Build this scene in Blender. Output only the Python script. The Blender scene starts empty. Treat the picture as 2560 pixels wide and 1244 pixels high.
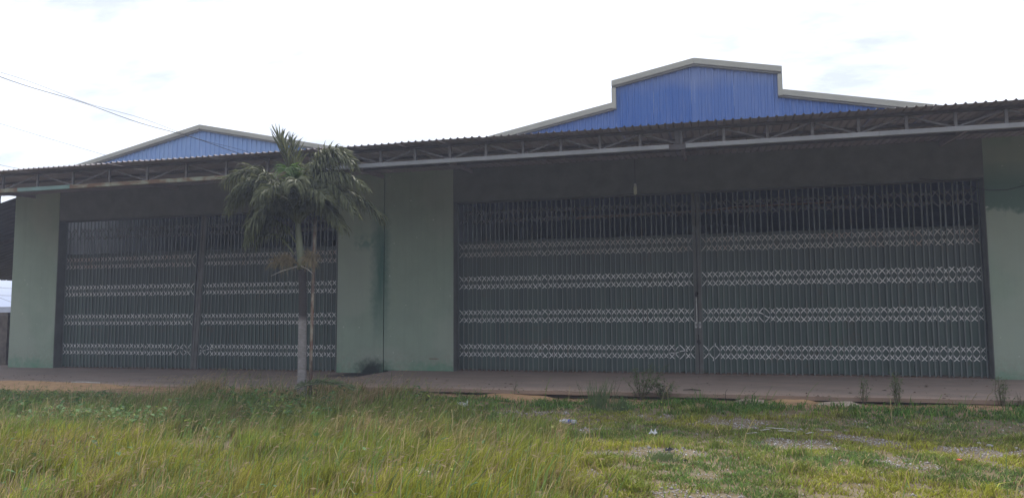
import bpy, math, random
import numpy as np
from mathutils import Vector

random.seed(7)
rng = np.random.default_rng(11)
sc = bpy.context.scene
col = sc.collection
R = math.radians

# ------------------------------------------------------------------ camera
YAW, PIT, ROL, FPX, CAMY, CAMZ = -0.2684868, 0.0840285, -0.0061808, 1910.97, -18.697, 1.5
cam_d = bpy.data.cameras.new('camera'); cam = bpy.data.objects.new('camera', cam_d); col.objects.link(cam)
cam_d.sensor_fit = 'HORIZONTAL'; cam_d.sensor_width = 36.0; cam_d.lens = 36.0 * FPX / 2560.0
cam_d.clip_start = 0.05; cam_d.clip_end = 3000
f = Vector((math.sin(YAW) * math.cos(PIT), math.cos(YAW) * math.cos(PIT), math.sin(PIT)))
r = Vector((math.cos(YAW), -math.sin(YAW), 0)); u = r.cross(f)
r2 = math.cos(ROL) * r + math.sin(ROL) * u; u2 = -math.sin(ROL) * r + math.cos(ROL) * u
from mathutils import Matrix
M = Matrix((r2, u2, -f)).transposed().to_4x4(); M.translation = Vector((0, CAMY, CAMZ))
cam.matrix_world = M
sc.camera = cam

# ------------------------------------------------------------------ world: hazy bright cloud cover over a blue sky
SUN_AZ, SUN_EL = R(-22), R(52)          # azimuth from +Y (behind the sheds) towards +X
world = bpy.data.worlds.new('World'); sc.world = world; world.use_nodes = True
nt = world.node_tree; nt.nodes.clear(); L = nt.links.new
sky = nt.nodes.new('ShaderNodeTexSky'); sky.sky_type = 'NISHITA'; sky.sun_disc = False
sky.sun_elevation = SUN_EL; sky.sun_rotation = SUN_AZ; sky.air_density = 1.0; sky.dust_density = 0.6
tc = nt.nodes.new('ShaderNodeTexCoord'); sep = nt.nodes.new('ShaderNodeSeparateXYZ'); L(tc.outputs['Generated'], sep.inputs[0])
def wm(op, a, b=None, clamp=False):
    n = nt.nodes.new('ShaderNodeMath'); n.operation = op; n.use_clamp = clamp
    for i, v in enumerate((a, b)):
        if v is None: continue
        if isinstance(v, (int, float)): n.inputs[i].default_value = v
        else: L(v, n.inputs[i])
    return n.outputs[0]
zz = wm('ADD', wm('MAXIMUM', sep.outputs[2], 0.0), 0.22)
cx = nt.nodes.new('ShaderNodeCombineXYZ'); L(wm('DIVIDE', sep.outputs[0], zz), cx.inputs[0]); L(wm('DIVIDE', sep.outputs[1], zz), cx.inputs[1])
no = nt.nodes.new('ShaderNodeTexNoise'); no.inputs['Scale'].default_value = 2.6; no.inputs['Detail'].default_value = 9; no.inputs['Roughness'].default_value = 0.62
mp = nt.nodes.new('ShaderNodeMapping'); mp.inputs['Location'].default_value = (5.3, 2.2, 0); mp.inputs['Scale'].default_value = (0.8, 1.5, 1)
L(cx.outputs[0], mp.inputs[0]); L(mp.outputs[0], no.inputs['Vector'])
rmp = nt.nodes.new('ShaderNodeMapRange'); rmp.inputs[1].default_value = 0.485; rmp.inputs[2].default_value = 0.66
L(no.outputs[0], rmp.inputs[0])
fac = wm('MULTIPLY', rmp.outputs[0], 0.95)
mx = nt.nodes.new('ShaderNodeMix'); mx.data_type = 'RGBA'
mx.inputs[6].default_value = (8.6, 9.1, 10.1, 1); L(fac, mx.inputs[0])
mx2 = nt.nodes.new('ShaderNodeMix'); mx2.data_type = 'RGBA'; mx2.inputs[0].default_value = 0.72; L(sky.outputs[0], mx2.inputs[6]); mx2.inputs[7].default_value = (6.25, 6.35, 6.75, 1)
L(mx2.outputs[2], mx.inputs[7])
bg = nt.nodes.new('ShaderNodeBackground'); bg.inputs[1].default_value = 0.1; L(mx.outputs[2], bg.inputs[0])
wo = nt.nodes.new('ShaderNodeOutputWorld'); L(bg.outputs[0], wo.inputs[0])

sun_d = bpy.data.lights.new('sun', 'SUN'); sun_d.energy = 3.0; sun_d.angle = R(6); sun_d.color = (1.0, 0.95, 0.86)
sun = bpy.data.objects.new('sun', sun_d); col.objects.link(sun); sun.location = (-8, 20, 30)
sd = Vector((math.sin(SUN_AZ) * math.cos(SUN_EL), math.cos(SUN_AZ) * math.cos(SUN_EL), math.sin(SUN_EL)))
sun.rotation_euler = sd.to_track_quat('Z', 'Y').to_euler()

sc.view_settings.view_transform = 'Standard'; sc.view_settings.look = 'None'
sc.view_settings.exposure = 0.6; sc.view_settings.gamma = 1
sc.render.engine = 'CYCLES'
sc.cycles.use_denoising = True; sc.cycles.max_bounces = 7; sc.cycles.diffuse_bounces = 4; sc.cycles.transparent_max_bounces = 6

# ------------------------------------------------------------------ helpers: materials
class NT:
    def __init__(s, name):
        s.m = bpy.data.materials.new(name); s.m.use_nodes = True; s.t = s.m.node_tree; s.t.nodes.clear()
        s.out = s.n('ShaderNodeOutputMaterial'); s.b = s.n('ShaderNodeBsdfPrincipled'); s.t.links.new(s.b.outputs[0], s.out.inputs[0])
        s._pos = None
    def n(s, t): return s.t.nodes.new(t)
    def put(s, sock, v):
        if isinstance(v, bpy.types.NodeSocket): s.t.links.new(v, sock)
        elif isinstance(v, (tuple, list)) and len(v) == 3 and len(sock.default_value) == 4: sock.default_value = (*v, 1)
        else: sock.default_value = v
    def math(s, op, a, b=0.0, c=0.0, clamp=False):
        n = s.n('ShaderNodeMath'); n.operation = op; n.use_clamp = clamp
        s.put(n.inputs[0], a); s.put(n.inputs[1], b); s.put(n.inputs[2], c); return n.outputs[0]
    def rng(s, v, a, b, c=0.0, d=1.0, smooth=False):
        n = s.n('ShaderNodeMapRange'); n.interpolation_type = 'SMOOTHSTEP' if smooth else 'LINEAR'
        for i, q in enumerate((v, a, b, c, d)): s.put(n.inputs[i], q)
        return n.outputs[0]
    def mul(s, *a):
        o = a[0]
        for q in a[1:]: o = s.math('MULTIPLY', o, q)
        return o
    def pos(s):
        if s._pos is None:
            g = s.n('ShaderNodeNewGeometry'); p = s.n('ShaderNodeSeparateXYZ'); s.t.links.new(g.outputs['Position'], p.inputs[0])
            s._pos = (p.outputs[0], p.outputs[1], p.outputs[2], g.outputs['Position'])
        return s._pos
    def noise(s, scale, detail=4, rough=0.55, stretch=None, vec=None):
        n = s.n('ShaderNodeTexNoise'); n.inputs['Scale'].default_value = scale; n.inputs['Detail'].default_value = detail
        n.inputs['Roughness'].default_value = rough
        v = vec or s.pos()[3]
        if stretch:
            m = s.n('ShaderNodeMapping'); m.inputs['Scale'].default_value = stretch; s.t.links.new(v, m.inputs[0]); v = m.outputs[0]
        s.t.links.new(v, n.inputs['Vector']); return n.outputs[0]
    def mix(s, fac, a, b):
        n = s.n('ShaderNodeMix'); n.data_type = 'RGBA'; s.put(n.inputs[0], fac); s.put(n.inputs[6], a); s.put(n.inputs[7], b); return n.outputs[2]
    def objrand(s):
        return s.n('ShaderNodeObjectInfo').outputs['Random']
    def bump(s, h, strength=0.3, dist=0.01):
        n = s.n('ShaderNodeBump'); n.inputs['Strength'].default_value = strength; n.inputs['Distance'].default_value = dist
        s.put(n.inputs['Height'], h); s.t.links.new(n.outputs[0], s.b.inputs['Normal'])
    def done(s, color, rough=0.8, metal=0.0, spec=0.3):
        s.put(s.b.inputs['Base Color'], color); s.put(s.b.inputs['Roughness'], rough); s.put(s.b.inputs['Metallic'], metal)
        s.b.inputs['Specular IOR Level'].default_value = spec
        return s.m

def simple(name, c, c2=None, scale=6, rough=0.8, metal=0.0, spec=0.3, bump=0.0, lo=0.35, hi=0.65, stretch=None, rand=0.0, detail=5):
    k = NT(name); c2 = c2 or tuple(x * 0.78 for x in c)
    nz = k.noise(scale, detail, 0.6, stretch)
    co = k.mix(k.rng(nz, lo, hi), c, c2)
    if rand:
        co = k.mix(k.rng(k.objrand(), 0, 1, 0, rand), co, tuple(x * 0.35 for x in c))
    if bump: k.bump(nz, bump, 0.01)
    return k.done(co, rough, metal, spec)

MT = {}
# painted render of the front walls, with damp and mould of its own shape
k = NT('pale_green_render'); X, Y, Z, P = k.pos()
n1 = k.noise(1.3, 6, 0.65); n2 = k.noise(7, 5, 0.6); n3 = k.noise(2.2, 5, 0.6, (1, 1, 0.18)); n4 = k.noise(60, 2, 0.5)
c = k.mix(k.rng(n1, 0.3, 0.7), (0.288, 0.352, 0.28), (0.25, 0.31, 0.245))
c = k.mix(k.rng(n4, 0.62, 0.75, 0, 0.3), c, (0.25, 0.29, 0.23))
n5 = k.noise(3.5, 6, 0.7, (1.6, 1.6, 0.07)); c = k.mix(k.rng(n5, 0.48, 0.72, 0, 0.32), c, (0.19, 0.235, 0.19))
n6 = k.noise(0.55, 4, 0.5); c = k.mix(k.rng(n6, 0.48, 0.56, 0, 0.4), c, (0.345, 0.37, 0.315))
c = k.mix(k.mul(k.rng(Z, 0.0, 0.7, 0.6, 0), k.rng(k.noise(11, 5, 0.7), 0.4, 0.65)), c, (0.24, 0.21, 0.165))
wob = k.math('SUBTRACT', k.math('MULTIPLY', n2, 0.5), 0.25)
ax = k.math('ABSOLUTE', k.math('ADD', k.math('ADD', X, 8.79), k.math('MULTIPLY', wob, 0.5)))
streak = k.mul(k.rng(ax, 0.03, 0.36, 1, 0, True), k.rng(Z, 0.7, 1.9, 0, 1), k.rng(Z, 3.6, 4.4, 1, 0), k.rng(n3, 0.25, 0.5, 0.35, 1))
c = k.mix(k.mul(streak, 0.95), c, (0.055, 0.135, 0.105))
sm = k.mul(k.rng(k.math('ABSOLUTE', k.math('ADD', X, 9.2)), 0.1, 0.55, 1, 0, True), k.rng(k.math('ABSOLUTE', k.math('SUBTRACT', Z, 3.42)), 0.03, 0.3, 1, 0, True), k.rng(n2, 0.4, 0.6))
c = k.mix(k.mul(sm, 0.75), c, (0.12, 0.21, 0.17))
mould = k.mul(k.rng(k.math('ADD', Z, k.math('MULTIPLY', wob, 1.2)), 0.02, 0.36, 1, 0, True), k.rng(n1, 0.38, 0.6, 0.25, 1))
c = k.mix(k.mul(mould, 0.85), c, (0.12, 0.255, 0.17))
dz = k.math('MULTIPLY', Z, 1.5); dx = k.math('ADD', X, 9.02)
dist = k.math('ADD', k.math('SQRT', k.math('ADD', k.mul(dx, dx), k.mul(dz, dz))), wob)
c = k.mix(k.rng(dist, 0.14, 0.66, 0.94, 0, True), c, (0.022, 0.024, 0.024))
low = k.math('ADD', k.math('ADD', k.math('MULTIPLY', k.math('SUBTRACT', X, 5.6), -0.16), 3.66), k.math('MULTIPLY', wob, 0.9))
rst = k.mul(k.rng(X, 5.4, 5.5), k.rng(k.math('SUBTRACT', Z, low), 0.0, 0.14), k.rng(Z, 4.25, 4.75, 1, 0.35))
c = k.mix(k.mul(rst, 0.85), c, (0.085, 0.15, 0.12))
chip = k.mul(k.rng(k.math('ABSOLUTE', k.math('SUBTRACT', k.math('ADD', X, 7.26), wob)), 0.05, 0.12, 1, 0), k.rng(k.math('ABSOLUTE', k.math('SUBTRACT', Z, 0.345)), 0.006, 0.018, 1, 0))
c = k.mix(chip, c, (0.2, 0.13, 0.1))
pit = k.rng(k.noise(9, 2, 0.4), 0.735, 0.75); c = k.mix(k.mul(pit, 0.6), c, (0.55, 0.57, 0.52))
k.bump(n4, 0.25, 0.004)
MT['wall'] = k.done(c, 0.9, 0, 0.2)
MT['jamb'] = simple('shaded_cement_render', (0.16, 0.165, 0.155), (0.125, 0.128, 0.122), 3, 0.9, bump=0.1)  # on the headers, wall render darkened to imitate the shade under the canopy
MT['inside'] = simple('inside_cement', (0.40, 0.39, 0.42), (0.33, 0.32, 0.35), 1, 0.95)
MT['inroof'] = simple('inside_roof_sheet', (0.2, 0.195, 0.3), (0.15, 0.148, 0.23), 1, 0.8)
MT['infloor'] = simple('inside_floor', (0.2, 0.19, 0.18), (0.14, 0.13, 0.13), 2, 0.85)
k = NT('blue_cladding'); n1 = k.noise(1.2, 5, 0.6, (1, 1, 0.3)); n2 = k.noise(14, 4, 0.6, (1, 1, 0.12))
c = k.mix(k.rng(n1, 0.35, 0.65), (0.034, 0.108, 0.35), (0.045, 0.122, 0.36)); c = k.mix(k.rng(n2, 0.5, 0.75, 0, 0.4), c, (0.14, 0.19, 0.36))
c = k.mix(k.rng(k.objrand(), 0, 1, 0, 0.35), c, (0.16, 0.22, 0.40)); c = k.mix(k.mul(k.rng(k.math('ADD', k.pos()[2], k.noise(0.8, 3)), 7.3, 7.7), 0.45), c, (0.2, 0.24, 0.36))
MT['blue'] = k.done(c, 0.5, 0, 0.35)
k = NT('pale_blue_cladding'); n1 = k.noise(1.2, 5, 0.6, (1, 1, 0.3)); n2 = k.noise(14, 4, 0.6, (1, 1, 0.12))
c = k.mix(k.rng(n1, 0.35, 0.65), (0.165, 0.27, 0.50), (0.195, 0.30, 0.50)); c = k.mix(k.rng(n2, 0.5, 0.75, 0, 0.4), c, (0.22, 0.28, 0.45))
MT['blue2'] = k.done(c, 0.5, 0, 0.35)
MT['trim'] = simple('cream_flashing', (0.35, 0.345, 0.295), (0.285, 0.285, 0.245), 2.5, 0.55, spec=0.4, stretch=(0.4, 1, 1))
MT['trimlip'] = simple('grey_flashing_lip', (0.22, 0.225, 0.21), None, 3, 0.6)
k = NT('canopy_sheet'); n1 = k.noise(1.5, 6, 0.65); n2 = k.noise(9, 5, 0.6)
c = k.mix(k.rng(n1, 0.35, 0.65), (0.36, 0.32, 0.335), (0.30, 0.265, 0.285)); c = k.mix(k.rng(n2, 0.58, 0.72, 0, 0.5), c, (0.15, 0.09, 0.065))
c = k.mix(k.rng(k.objrand(), 0, 1, 0, 0.3), c, (0.22, 0.19, 0.2))
MT['sheet'] = k.done(c, 0.65, 0, 0.3)
MT['steel'] = simple('galvanised_steel', (0.30, 0.305, 0.32), (0.23, 0.235, 0.25), 4, 0.5, 0.0, 0.5, stretch=(0.5, 1, 1))
MT['steeldim'] = simple('dull_steel', (0.17, 0.165, 0.17), (0.11, 0.1, 0.1), 4, 0.65)
MT['darksteel'] = simple('dark_painted_steel', (0.1, 0.095, 0.1), (0.07, 0.06, 0.06), 5, 0.6)
MT['leansheet'] = simple('dark_blue_grey_sheet', (0.085, 0.09, 0.11), (0.06, 0.063, 0.075), 1.5, 0.7)
MT['teal'] = simple('teal_painted_steel', (0.19, 0.30, 0.28), (0.16, 0.24, 0.22), 4, 0.55)
MT['rusty'] = simple('flaking_green_and_rust', (0.28, 0.30, 0.23), (0.17, 0.105, 0.065), 3.5, 0.8, lo=0.42, hi=0.56, stretch=(0.6, 1, 1), bump=0.3)
k = NT('gate_bar_steel'); n1 = k.noise(5, 4, 0.6, (1, 1, 0.25)); n2 = k.noise(2.0, 5, 0.6)
c = k.mix(k.rng(n1, 0.35, 0.7), (0.165, 0.185, 0.178), (0.115, 0.128, 0.123)); c = k.mix(k.rng(n2, 0.6, 0.72, 0, 0.5), c, (0.2, 0.13, 0.09))
c = k.mix(k.rng(k.objrand(), 0, 1, 0, 0.3), c, (0.12, 0.13, 0.13)); MT['bar'] = k.done(c, 0.55, 0, 0.4)
k = NT('gate_link_steel'); n1 = k.noise(1.5, 4, 0.6); Zp = k.pos()[2]
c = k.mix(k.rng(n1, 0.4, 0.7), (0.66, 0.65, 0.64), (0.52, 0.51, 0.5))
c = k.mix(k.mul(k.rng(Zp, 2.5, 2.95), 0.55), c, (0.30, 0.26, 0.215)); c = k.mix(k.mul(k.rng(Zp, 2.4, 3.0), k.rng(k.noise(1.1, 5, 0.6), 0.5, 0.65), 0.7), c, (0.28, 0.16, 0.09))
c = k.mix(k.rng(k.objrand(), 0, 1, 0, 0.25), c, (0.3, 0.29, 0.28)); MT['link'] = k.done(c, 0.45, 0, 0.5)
k = NT('gate_sheet'); n1 = k.noise(2.2, 5, 0.6, (1, 1, 0.3)); Zp = k.pos()[2]
c = k.mix(k.rng(n1, 0.35, 0.65), (0.082, 0.118, 0.1), (0.06, 0.088, 0.075))
c = k.mix(k.mul(k.rng(Zp, 1.6, 3.3), 0.55), c, (0.085, 0.08, 0.08)); c = k.mix(k.rng(k.objrand(), 0, 1, 0, 0.55), c, (0.045, 0.056, 0.055)); c = k.mix(k.rng(k.noise(1.7, 6, 0.7), 0.58, 0.68, 0, 0.55), c, (0.10, 0.075, 0.055))
MT['gsheet'] = k.done(c, 0.55, 0, 0.35)
k = NT('added_light_fibreglass'); t_ = k.n('ShaderNodeBsdfTranslucent'); t_.inputs[0].default_value = (0.75, 0.78, 0.8, 1); k.done(k.mix(k.noise(2), (0.6, 0.62, 0.62), (0.5, 0.52, 0.5)), 0.5)  # for roof sheets added only to brighten the interiors
ms_ = k.n('ShaderNodeMixShader'); ms_.inputs[0].default_value = 0.7; k.t.links.new(k.b.outputs[0], ms_.inputs[1]); k.t.links.new(t_.outputs[0], ms_.inputs[2]); k.t.links.new(ms_.outputs[0], k.out.inputs[0]); MT['added_fibreglass'] = k.m
MT['toplink'] = simple('dull_top_links', (0.15, 0.145, 0.15), (0.10, 0.07, 0.06), 1.5, 0.6)
MT['stile'] = simple('gate_stile_steel', (0.13, 0.13, 0.125), (0.09, 0.085, 0.08), 4, 0.6)
MT['white'] = simple('worn_white_paint', (0.62, 0.62, 0.6), (0.4, 0.4, 0.39), 30, 0.5)
MT['rust'] = simple('rusted_iron', (0.2, 0.11, 0.07), (0.11, 0.065, 0.05), 12, 0.9, bump=0.4)
MT['chain'] = simple('dark_iron', (0.05, 0.04, 0.038), (0.03, 0.025, 0.024), 30, 0.6)
# concrete aprons
def slab_mat(name, a, b, dirt):
    k = NT(name); X, Y, Z, P = k.pos()
    n1 = k.noise(0.9, 6, 0.65, (0.6, 1.6, 1)); n2 = k.noise(6, 5, 0.65, (0.5, 1.6, 1)); n3 = k.noise(45, 3, 0.6)
    c = k.mix(k.rng(n1, 0.35, 0.65), a, b); c = k.mix(k.rng(n2, 0.5, 0.72, 0, 0.55), c, dirt)
    edge = k.rng(k.math('ADD', Y, k.math('MULTIPLY', n1, 1.4)), -3.6, -2.6, 0.65, 0, True)
    c = k.mix(edge, c, (0.40, 0.29, 0.225)); c = k.mix(k.rng(n3, 0.6, 0.72, 0, 0.4), c, (0.14, 0.12, 0.11))
    wet = k.mul(k.rng(k.math('ABSOLUTE', k.math('ADD', X, 9.15)), 0.25, 0.85, 1, 0, True), k.rng(k.math('ADD', Y, k.math('MULTIPLY', n2, 0.8)), -1.3, -0.3, 0, 0.92, True), k.rng(X, -8.42, -8.43))
    c = k.mix(wet, c, (0.02, 0.019, 0.018))
    k.bump(n2, 0.35, 0.01); return k.done(c, 0.88, 0, 0.25)
MT['slab'] = slab_mat('apron_concrete', (0.28, 0.215, 0.178), (0.215, 0.17, 0.145), (0.145, 0.112, 0.092))
MT['slab2'] = slab_mat('dirty_apron_concrete', (0.25, 0.195, 0.165), (0.19, 0.155, 0.138), (0.12, 0.095, 0.08))
MT['orange'] = simple('orange_laterite', (0.42, 0.27, 0.14), (0.33, 0.20, 0.11), 5, 0.95, bump=0.4)
MT['palecon'] = simple('pale_broken_concrete', (0.40, 0.33, 0.265), (0.28, 0.21, 0.155), 7, 0.95, bump=0.5)
k = NT('soil'); X, Y, Z, P = k.pos(); n1 = k.noise(0.7, 6, 0.65); n2 = k.noise(7, 6, 0.7); n3 = k.noise(80, 3, 0.6)
c = k.mix(k.rng(n1, 0.4, 0.6), (0.125, 0.098, 0.05), (0.17, 0.132, 0.08)); c = k.mix(k.rng(n2, 0.48, 0.66, 0, 0.8), c, (0.22, 0.185, 0.145))
c = k.mix(k.rng(n3, 0.45, 0.7, 0, 0.6), c, (0.07, 0.062, 0.04))
c = k.mix(k.mul(k.rng(Y, -5.3, -4.5), k.rng(Y, -3.7, -3.5, 1, 0), k.rng(n2, 0.35, 0.55)), c, (0.35, 0.215, 0.12)); k.bump(n2, 0.6, 0.03); MT['soil'] = k.done(c, 0.95, 0, 0.15)

def leaf_mat(name, attr=None, c=None, trans=0.3, rough=0.5, c2=None, spec=0.35):
    k = NT(name)
    if attr:
        a = k.n('ShaderNodeAttribute'); a.attribute_name = attr; co = a.outputs['Color']
    else:
        co = k.mix(k.rng(k.noise(9, 4, 0.6), 0.35, 0.65), c, c2 or tuple(x * 0.65 for x in c))
    k.done(co, rough, 0, spec)
    t = k.n('ShaderNodeBsdfTranslucent'); k.put(t.inputs[0], co); ms = k.n('ShaderNodeMixShader'); ms.inputs[0].default_value = trans
    k.t.links.new(k.b.outputs[0], ms.inputs[1]); k.t.links.new(t.outputs[0], ms.inputs[2]); k.t.links.new(ms.outputs[0], k.out.inputs[0])
    return k.m
MT['grass'] = leaf_mat('grass_blades', 'tint', trans=0.35, rough=0.6, spec=0.2)
MT['frond'] = leaf_mat('palm_leaflets', c=(0.062, 0.074, 0.036), c2=(0.15, 0.158, 0.08), trans=0.35, rough=0.6, spec=0.2)
MT['frondyoung'] = leaf_mat('young_palm_leaflets', c=(0.115, 0.19, 0.04), c2=(0.07, 0.125, 0.03), trans=0.45, rough=0.45)
MT['weed'] = leaf_mat('weed_leaves', c=(0.085, 0.135, 0.05), c2=(0.16, 0.2, 0.085), trans=0.35)
MT['vine'] = leaf_mat('vine_leaves', 'tint', trans=0.3, rough=0.65, spec=0.15)
MT['stalk'] = simple('weed_stalk', (0.13, 0.12, 0.06), (0.1, 0.08, 0.05), 20, 0.8)
MT['dry'] = simple('dry_flower_twigs', (0.30, 0.25, 0.15), (0.2, 0.16, 0.1), 12, 0.85)
MT['shaft'] = simple('crownshaft_green', (0.20, 0.22, 0.14), (0.15, 0.165, 0.105), 3, 0.5, stretch=(1, 1, 0.3), spec=0.4)
k = NT('palm_bark'); X, Y, Z, P = k.pos(); n1 = k.noise(12, 5, 0.65, (1, 1, 3)); n2 = k.noise(2, 4, 0.6)
c = k.mix(k.rng(n1, 0.35, 0.65), (0.27, 0.25, 0.25), (0.19, 0.175, 0.17))
c = k.mix(k.rng(k.math('ADD', Z, k.math('MULTIPLY', n2, 0.25)), 1.48, 1.62, 0, 0.9), c, (0.035, 0.03, 0.03)); k.bump(n1, 0.5, 0.01); MT['bark'] = k.done(c, 0.9, 0, 0.2)
k = NT('pole_rust'); n1 = k.noise(7, 5, 0.65, (1, 1, 0.4)); n2 = k.noise(3, 4, 0.6, (1, 1, 0.6))
c = k.mix(k.rng(n1, 0.42, 0.58), (0.17, 0.10, 0.075), (0.33, 0.30, 0.24)); c = k.mix(k.rng(n2, 0.5, 0.6), c, (0.12, 0.085, 0.07)); MT['pole'] = k.done(c, 0.85)
MT['cable'] = simple('black_cable', (0.03, 0.03, 0.032), None, 5, 0.6)
MT['glass'] = simple('frosted_tube', (0.62, 0.64, 0.55), (0.55, 0.57, 0.48), 10, 0.3, spec=0.5)
MT['plastic'] = simple('white_plastic', (0.6, 0.6, 0.62), (0.45, 0.45, 0.47), 25, 0.4, spec=0.5)
MT['bluelabel'] = simple('blue_label', (0.07, 0.1, 0.36), None, 25, 0.5)
k = NT('clear_plastic'); k.b.inputs['Transmission Weight'].default_value = 0.5; MT['clear'] = k.done(k.mix(k.rng(k.noise(60, 3), 0.4, 0.6), (0.72, 0.75, 0.8), (0.55, 0.57, 0.62)), 0.18, 0, 0.5)
MT['orangeplastic'] = simple('orange_plastic', (0.75, 0.16, 0.05), (0.6, 0.12, 0.04), 20, 0.5)
MT['blackplastic'] = simple('black_scrap', (0.02, 0.02, 0.024), (0.035, 0.033, 0.036), 20, 0.6)
MT['paper'] = simple('cream_paper', (0.55, 0.5, 0.36), (0.42, 0.37, 0.25), 20, 0.8)
MT['drywood'] = simple('bleached_wood', (0.52, 0.5, 0.47), (0.36, 0.34, 0.31), 20, 0.85)
MT['darkwood'] = simple('dark_wood', (0.06, 0.045, 0.035), None, 20, 0.9)
MT['stone'] = simple('grey_stone', (0.34, 0.33, 0.32), (0.22, 0.21, 0.2), 14, 0.9, rand=0.4, bump=0.3)
MT['gravel'] = simple('gravel_stones', (0.46, 0.44, 0.43), (0.2, 0.17, 0.155), 30, 0.9)
MT['post'] = simple('weathered_concrete_post', (0.2, 0.17, 0.14), (0.1, 0.085, 0.075), 4, 0.9, bump=0.4)
MT['far_and_added_veg'] = simple('far_and_added_trees', (0.10, 0.125, 0.13), (0.07, 0.09, 0.1), 0.4, 0.9)
MT['farwall'] = simple('far_wall', (0.4, 0.41, 0.42), (0.33, 0.34, 0.35), 0.5, 0.9)
MT['dirtmat'] = MT['soil']

# ------------------------------------------------------------------ helpers: meshes
class MB:
    def __init__(s): s.v = []; s.f = []
    def box(s, x0, x1, y0, y1, z0, z1):
        b = len(s.v)
        s.v += [(x0, y0, z0), (x1, y0, z0), (x1, y1, z0), (x0, y1, z0), (x0, y0, z1), (x1, y0, z1), (x1, y1, z1), (x0, y1, z1)]
        s.f += [tuple(b + i for i in q) for q in ((0, 3, 2, 1), (4, 5, 6, 7), (0, 1, 5, 4), (1, 2, 6, 5), (2, 3, 7, 6), (3, 0, 4, 7))]
        return s
    def prism(s, poly, y0, y1):                      # polygon in XZ pulled along Y
        b = len(s.v); n = len(poly)
        s.v += [(x, y0, z) for x, z in poly] + [(x, y1, z) for x, z in poly]
        s.f += [tuple(b + i for i in range(n)), tuple(b + n + i for i in reversed(range(n)))]
        for i in range(n):
            j = (i + 1) % n; s.f.append((b + j, b + i, b + n + i, b + n + j))
        return s
    def beam(s, a, c, w, h, up=(0, 0, 1)):
        a, c = Vector(a), Vector(c); d = (c - a).normalized(); side = d.cross(Vector(up)).normalized(); upv = side.cross(d)
        b = len(s.v)
        for p in (a, c):
            for q, e in ((-1, -1), (1, -1), (1, 1), (-1, 1)): s.v.append(tuple(p + side * q * w / 2 + upv * e * h / 2))
        s.f += [tuple(b + i for i in q) for q in ((3, 2, 1, 0), (4, 5, 6, 7), (0, 1, 5, 4), (1, 2, 6, 5), (2, 3, 7, 6), (3, 0, 4, 7))]
        return s
    def tube(s, pts, rad, n=8, cap=True):
        b = len(s.v); pts = [Vector(p) for p in pts]; m = len(pts)
        for i, p in enumerate(pts):
            d = (pts[min(i + 1, m - 1)] - pts[max(i - 1, 0)]).normalized()
            ref = Vector((0, 1, 0)) if abs(d.z) > 0.7 else Vector((0, 0, 1))
            e1 = d.cross(ref).normalized(); e2 = d.cross(e1)
            q = rad[i] if isinstance(rad, (list, tuple)) else rad
            for j in range(n):
                t = 2 * math.pi * j / n; s.v.append(tuple(p + (e1 * math.cos(t) + e2 * math.sin(t)) * q))
        for i in range(m - 1):
            for j in range(n):
                k2 = (j + 1) % n; s.f.append((b + i * n + j, b + i * n + k2, b + (i + 1) * n + k2, b + (i + 1) * n + j))
        if cap: s.f += [tuple(b + j for j in reversed(range(n))), tuple(b + (m - 1) * n + j for j in range(n))]
        return s
    def mesh(s, name):
        m = bpy.data.meshes.new(name); m.from_pydata(s.v, [], s.f); m.update(); return m
    def build(s, name, mat, parent=None, smooth=False):
        m = s.mesh(name)
        if smooth: m.polygons.foreach_set('use_smooth', [True] * len(m.polygons))
        return link(name, m, mat, parent)

def link(name, mesh, mat, parent=None, loc=None, scale=None):
    if mat is not None and not mesh.materials: mesh.materials.append(MT[mat])
    o = bpy.data.objects.new(name, mesh); col.objects.link(o)
    if parent is not None: o.parent = parent; o.matrix_parent_inverse = Matrix.Translation(-parent.location)
    if loc is not None: o.location = loc
    if scale is not None: o.scale = scale
    return o
def thing(name, label, cat, loc=(0, 0, 0), group=None):
    o = bpy.data.objects.new(name, None); o.empty_display_size = 0.2; col.objects.link(o); o.location = loc
    o['label'] = label; o['category'] = cat
    if group: o['group'] = group
    return o
def tag(o, label, cat, group=None):
    o['label'] = label; o['category'] = cat
    if group: o['group'] = group
    return o
def struct(o): o['kind'] = 'structure'; return o
def np_mesh(name, V, F, tint=None, mat=None):      # V (n,3), F list of (m,k) index arrays
    m = bpy.data.meshes.new(name); m.vertices.add(len(V)); m.vertices.foreach_set('co', V.astype(np.float32).ravel())
    loops = np.concatenate([q.ravel() for q in F]); tot = np.concatenate([np.full(len(q), q.shape[1]) for q in F])
    st = np.concatenate([[0], np.cumsum(tot)[:-1]])
    m.loops.add(len(loops)); m.loops.foreach_set('vertex_index', loops.astype(np.int32))
    m.polygons.add(len(tot)); m.polygons.foreach_set('loop_start', st.astype(np.int32)); m.polygons.foreach_set('loop_total', tot.astype(np.int32))
    if tint is not None:
        a = m.attributes.new('tint', 'FLOAT_COLOR', 'POINT'); a.data.foreach_set('color', np.c_[tint, np.ones(len(tint))].astype(np.float32).ravel())
    m.update(calc_edges=True); m.validate()
    if mat: m.materials.append(MT[mat])
    return m
_lat = rng.random((64, 64))
def vnoise(x, y, s=1.0, o=0):
    x = np.asarray(x) * s + 17.3 * o + 100; y = np.asarray(y) * s + 9.7 * o + 100
    i = np.floor(x).astype(int); j = np.floor(y).astype(int); fx = x - i; fy = y - j
    fx = fx * fx * (3 - 2 * fx); fy = fy * fy * (3 - 2 * fy); g = lambda a, b: _lat[a % 64, b % 64]
    return (g(i, j) * (1 - fx) + g(i + 1, j) * fx) * (1 - fy) + (g(i, j + 1) * (1 - fx) + g(i + 1, j + 1) * fx) * fy
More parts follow.
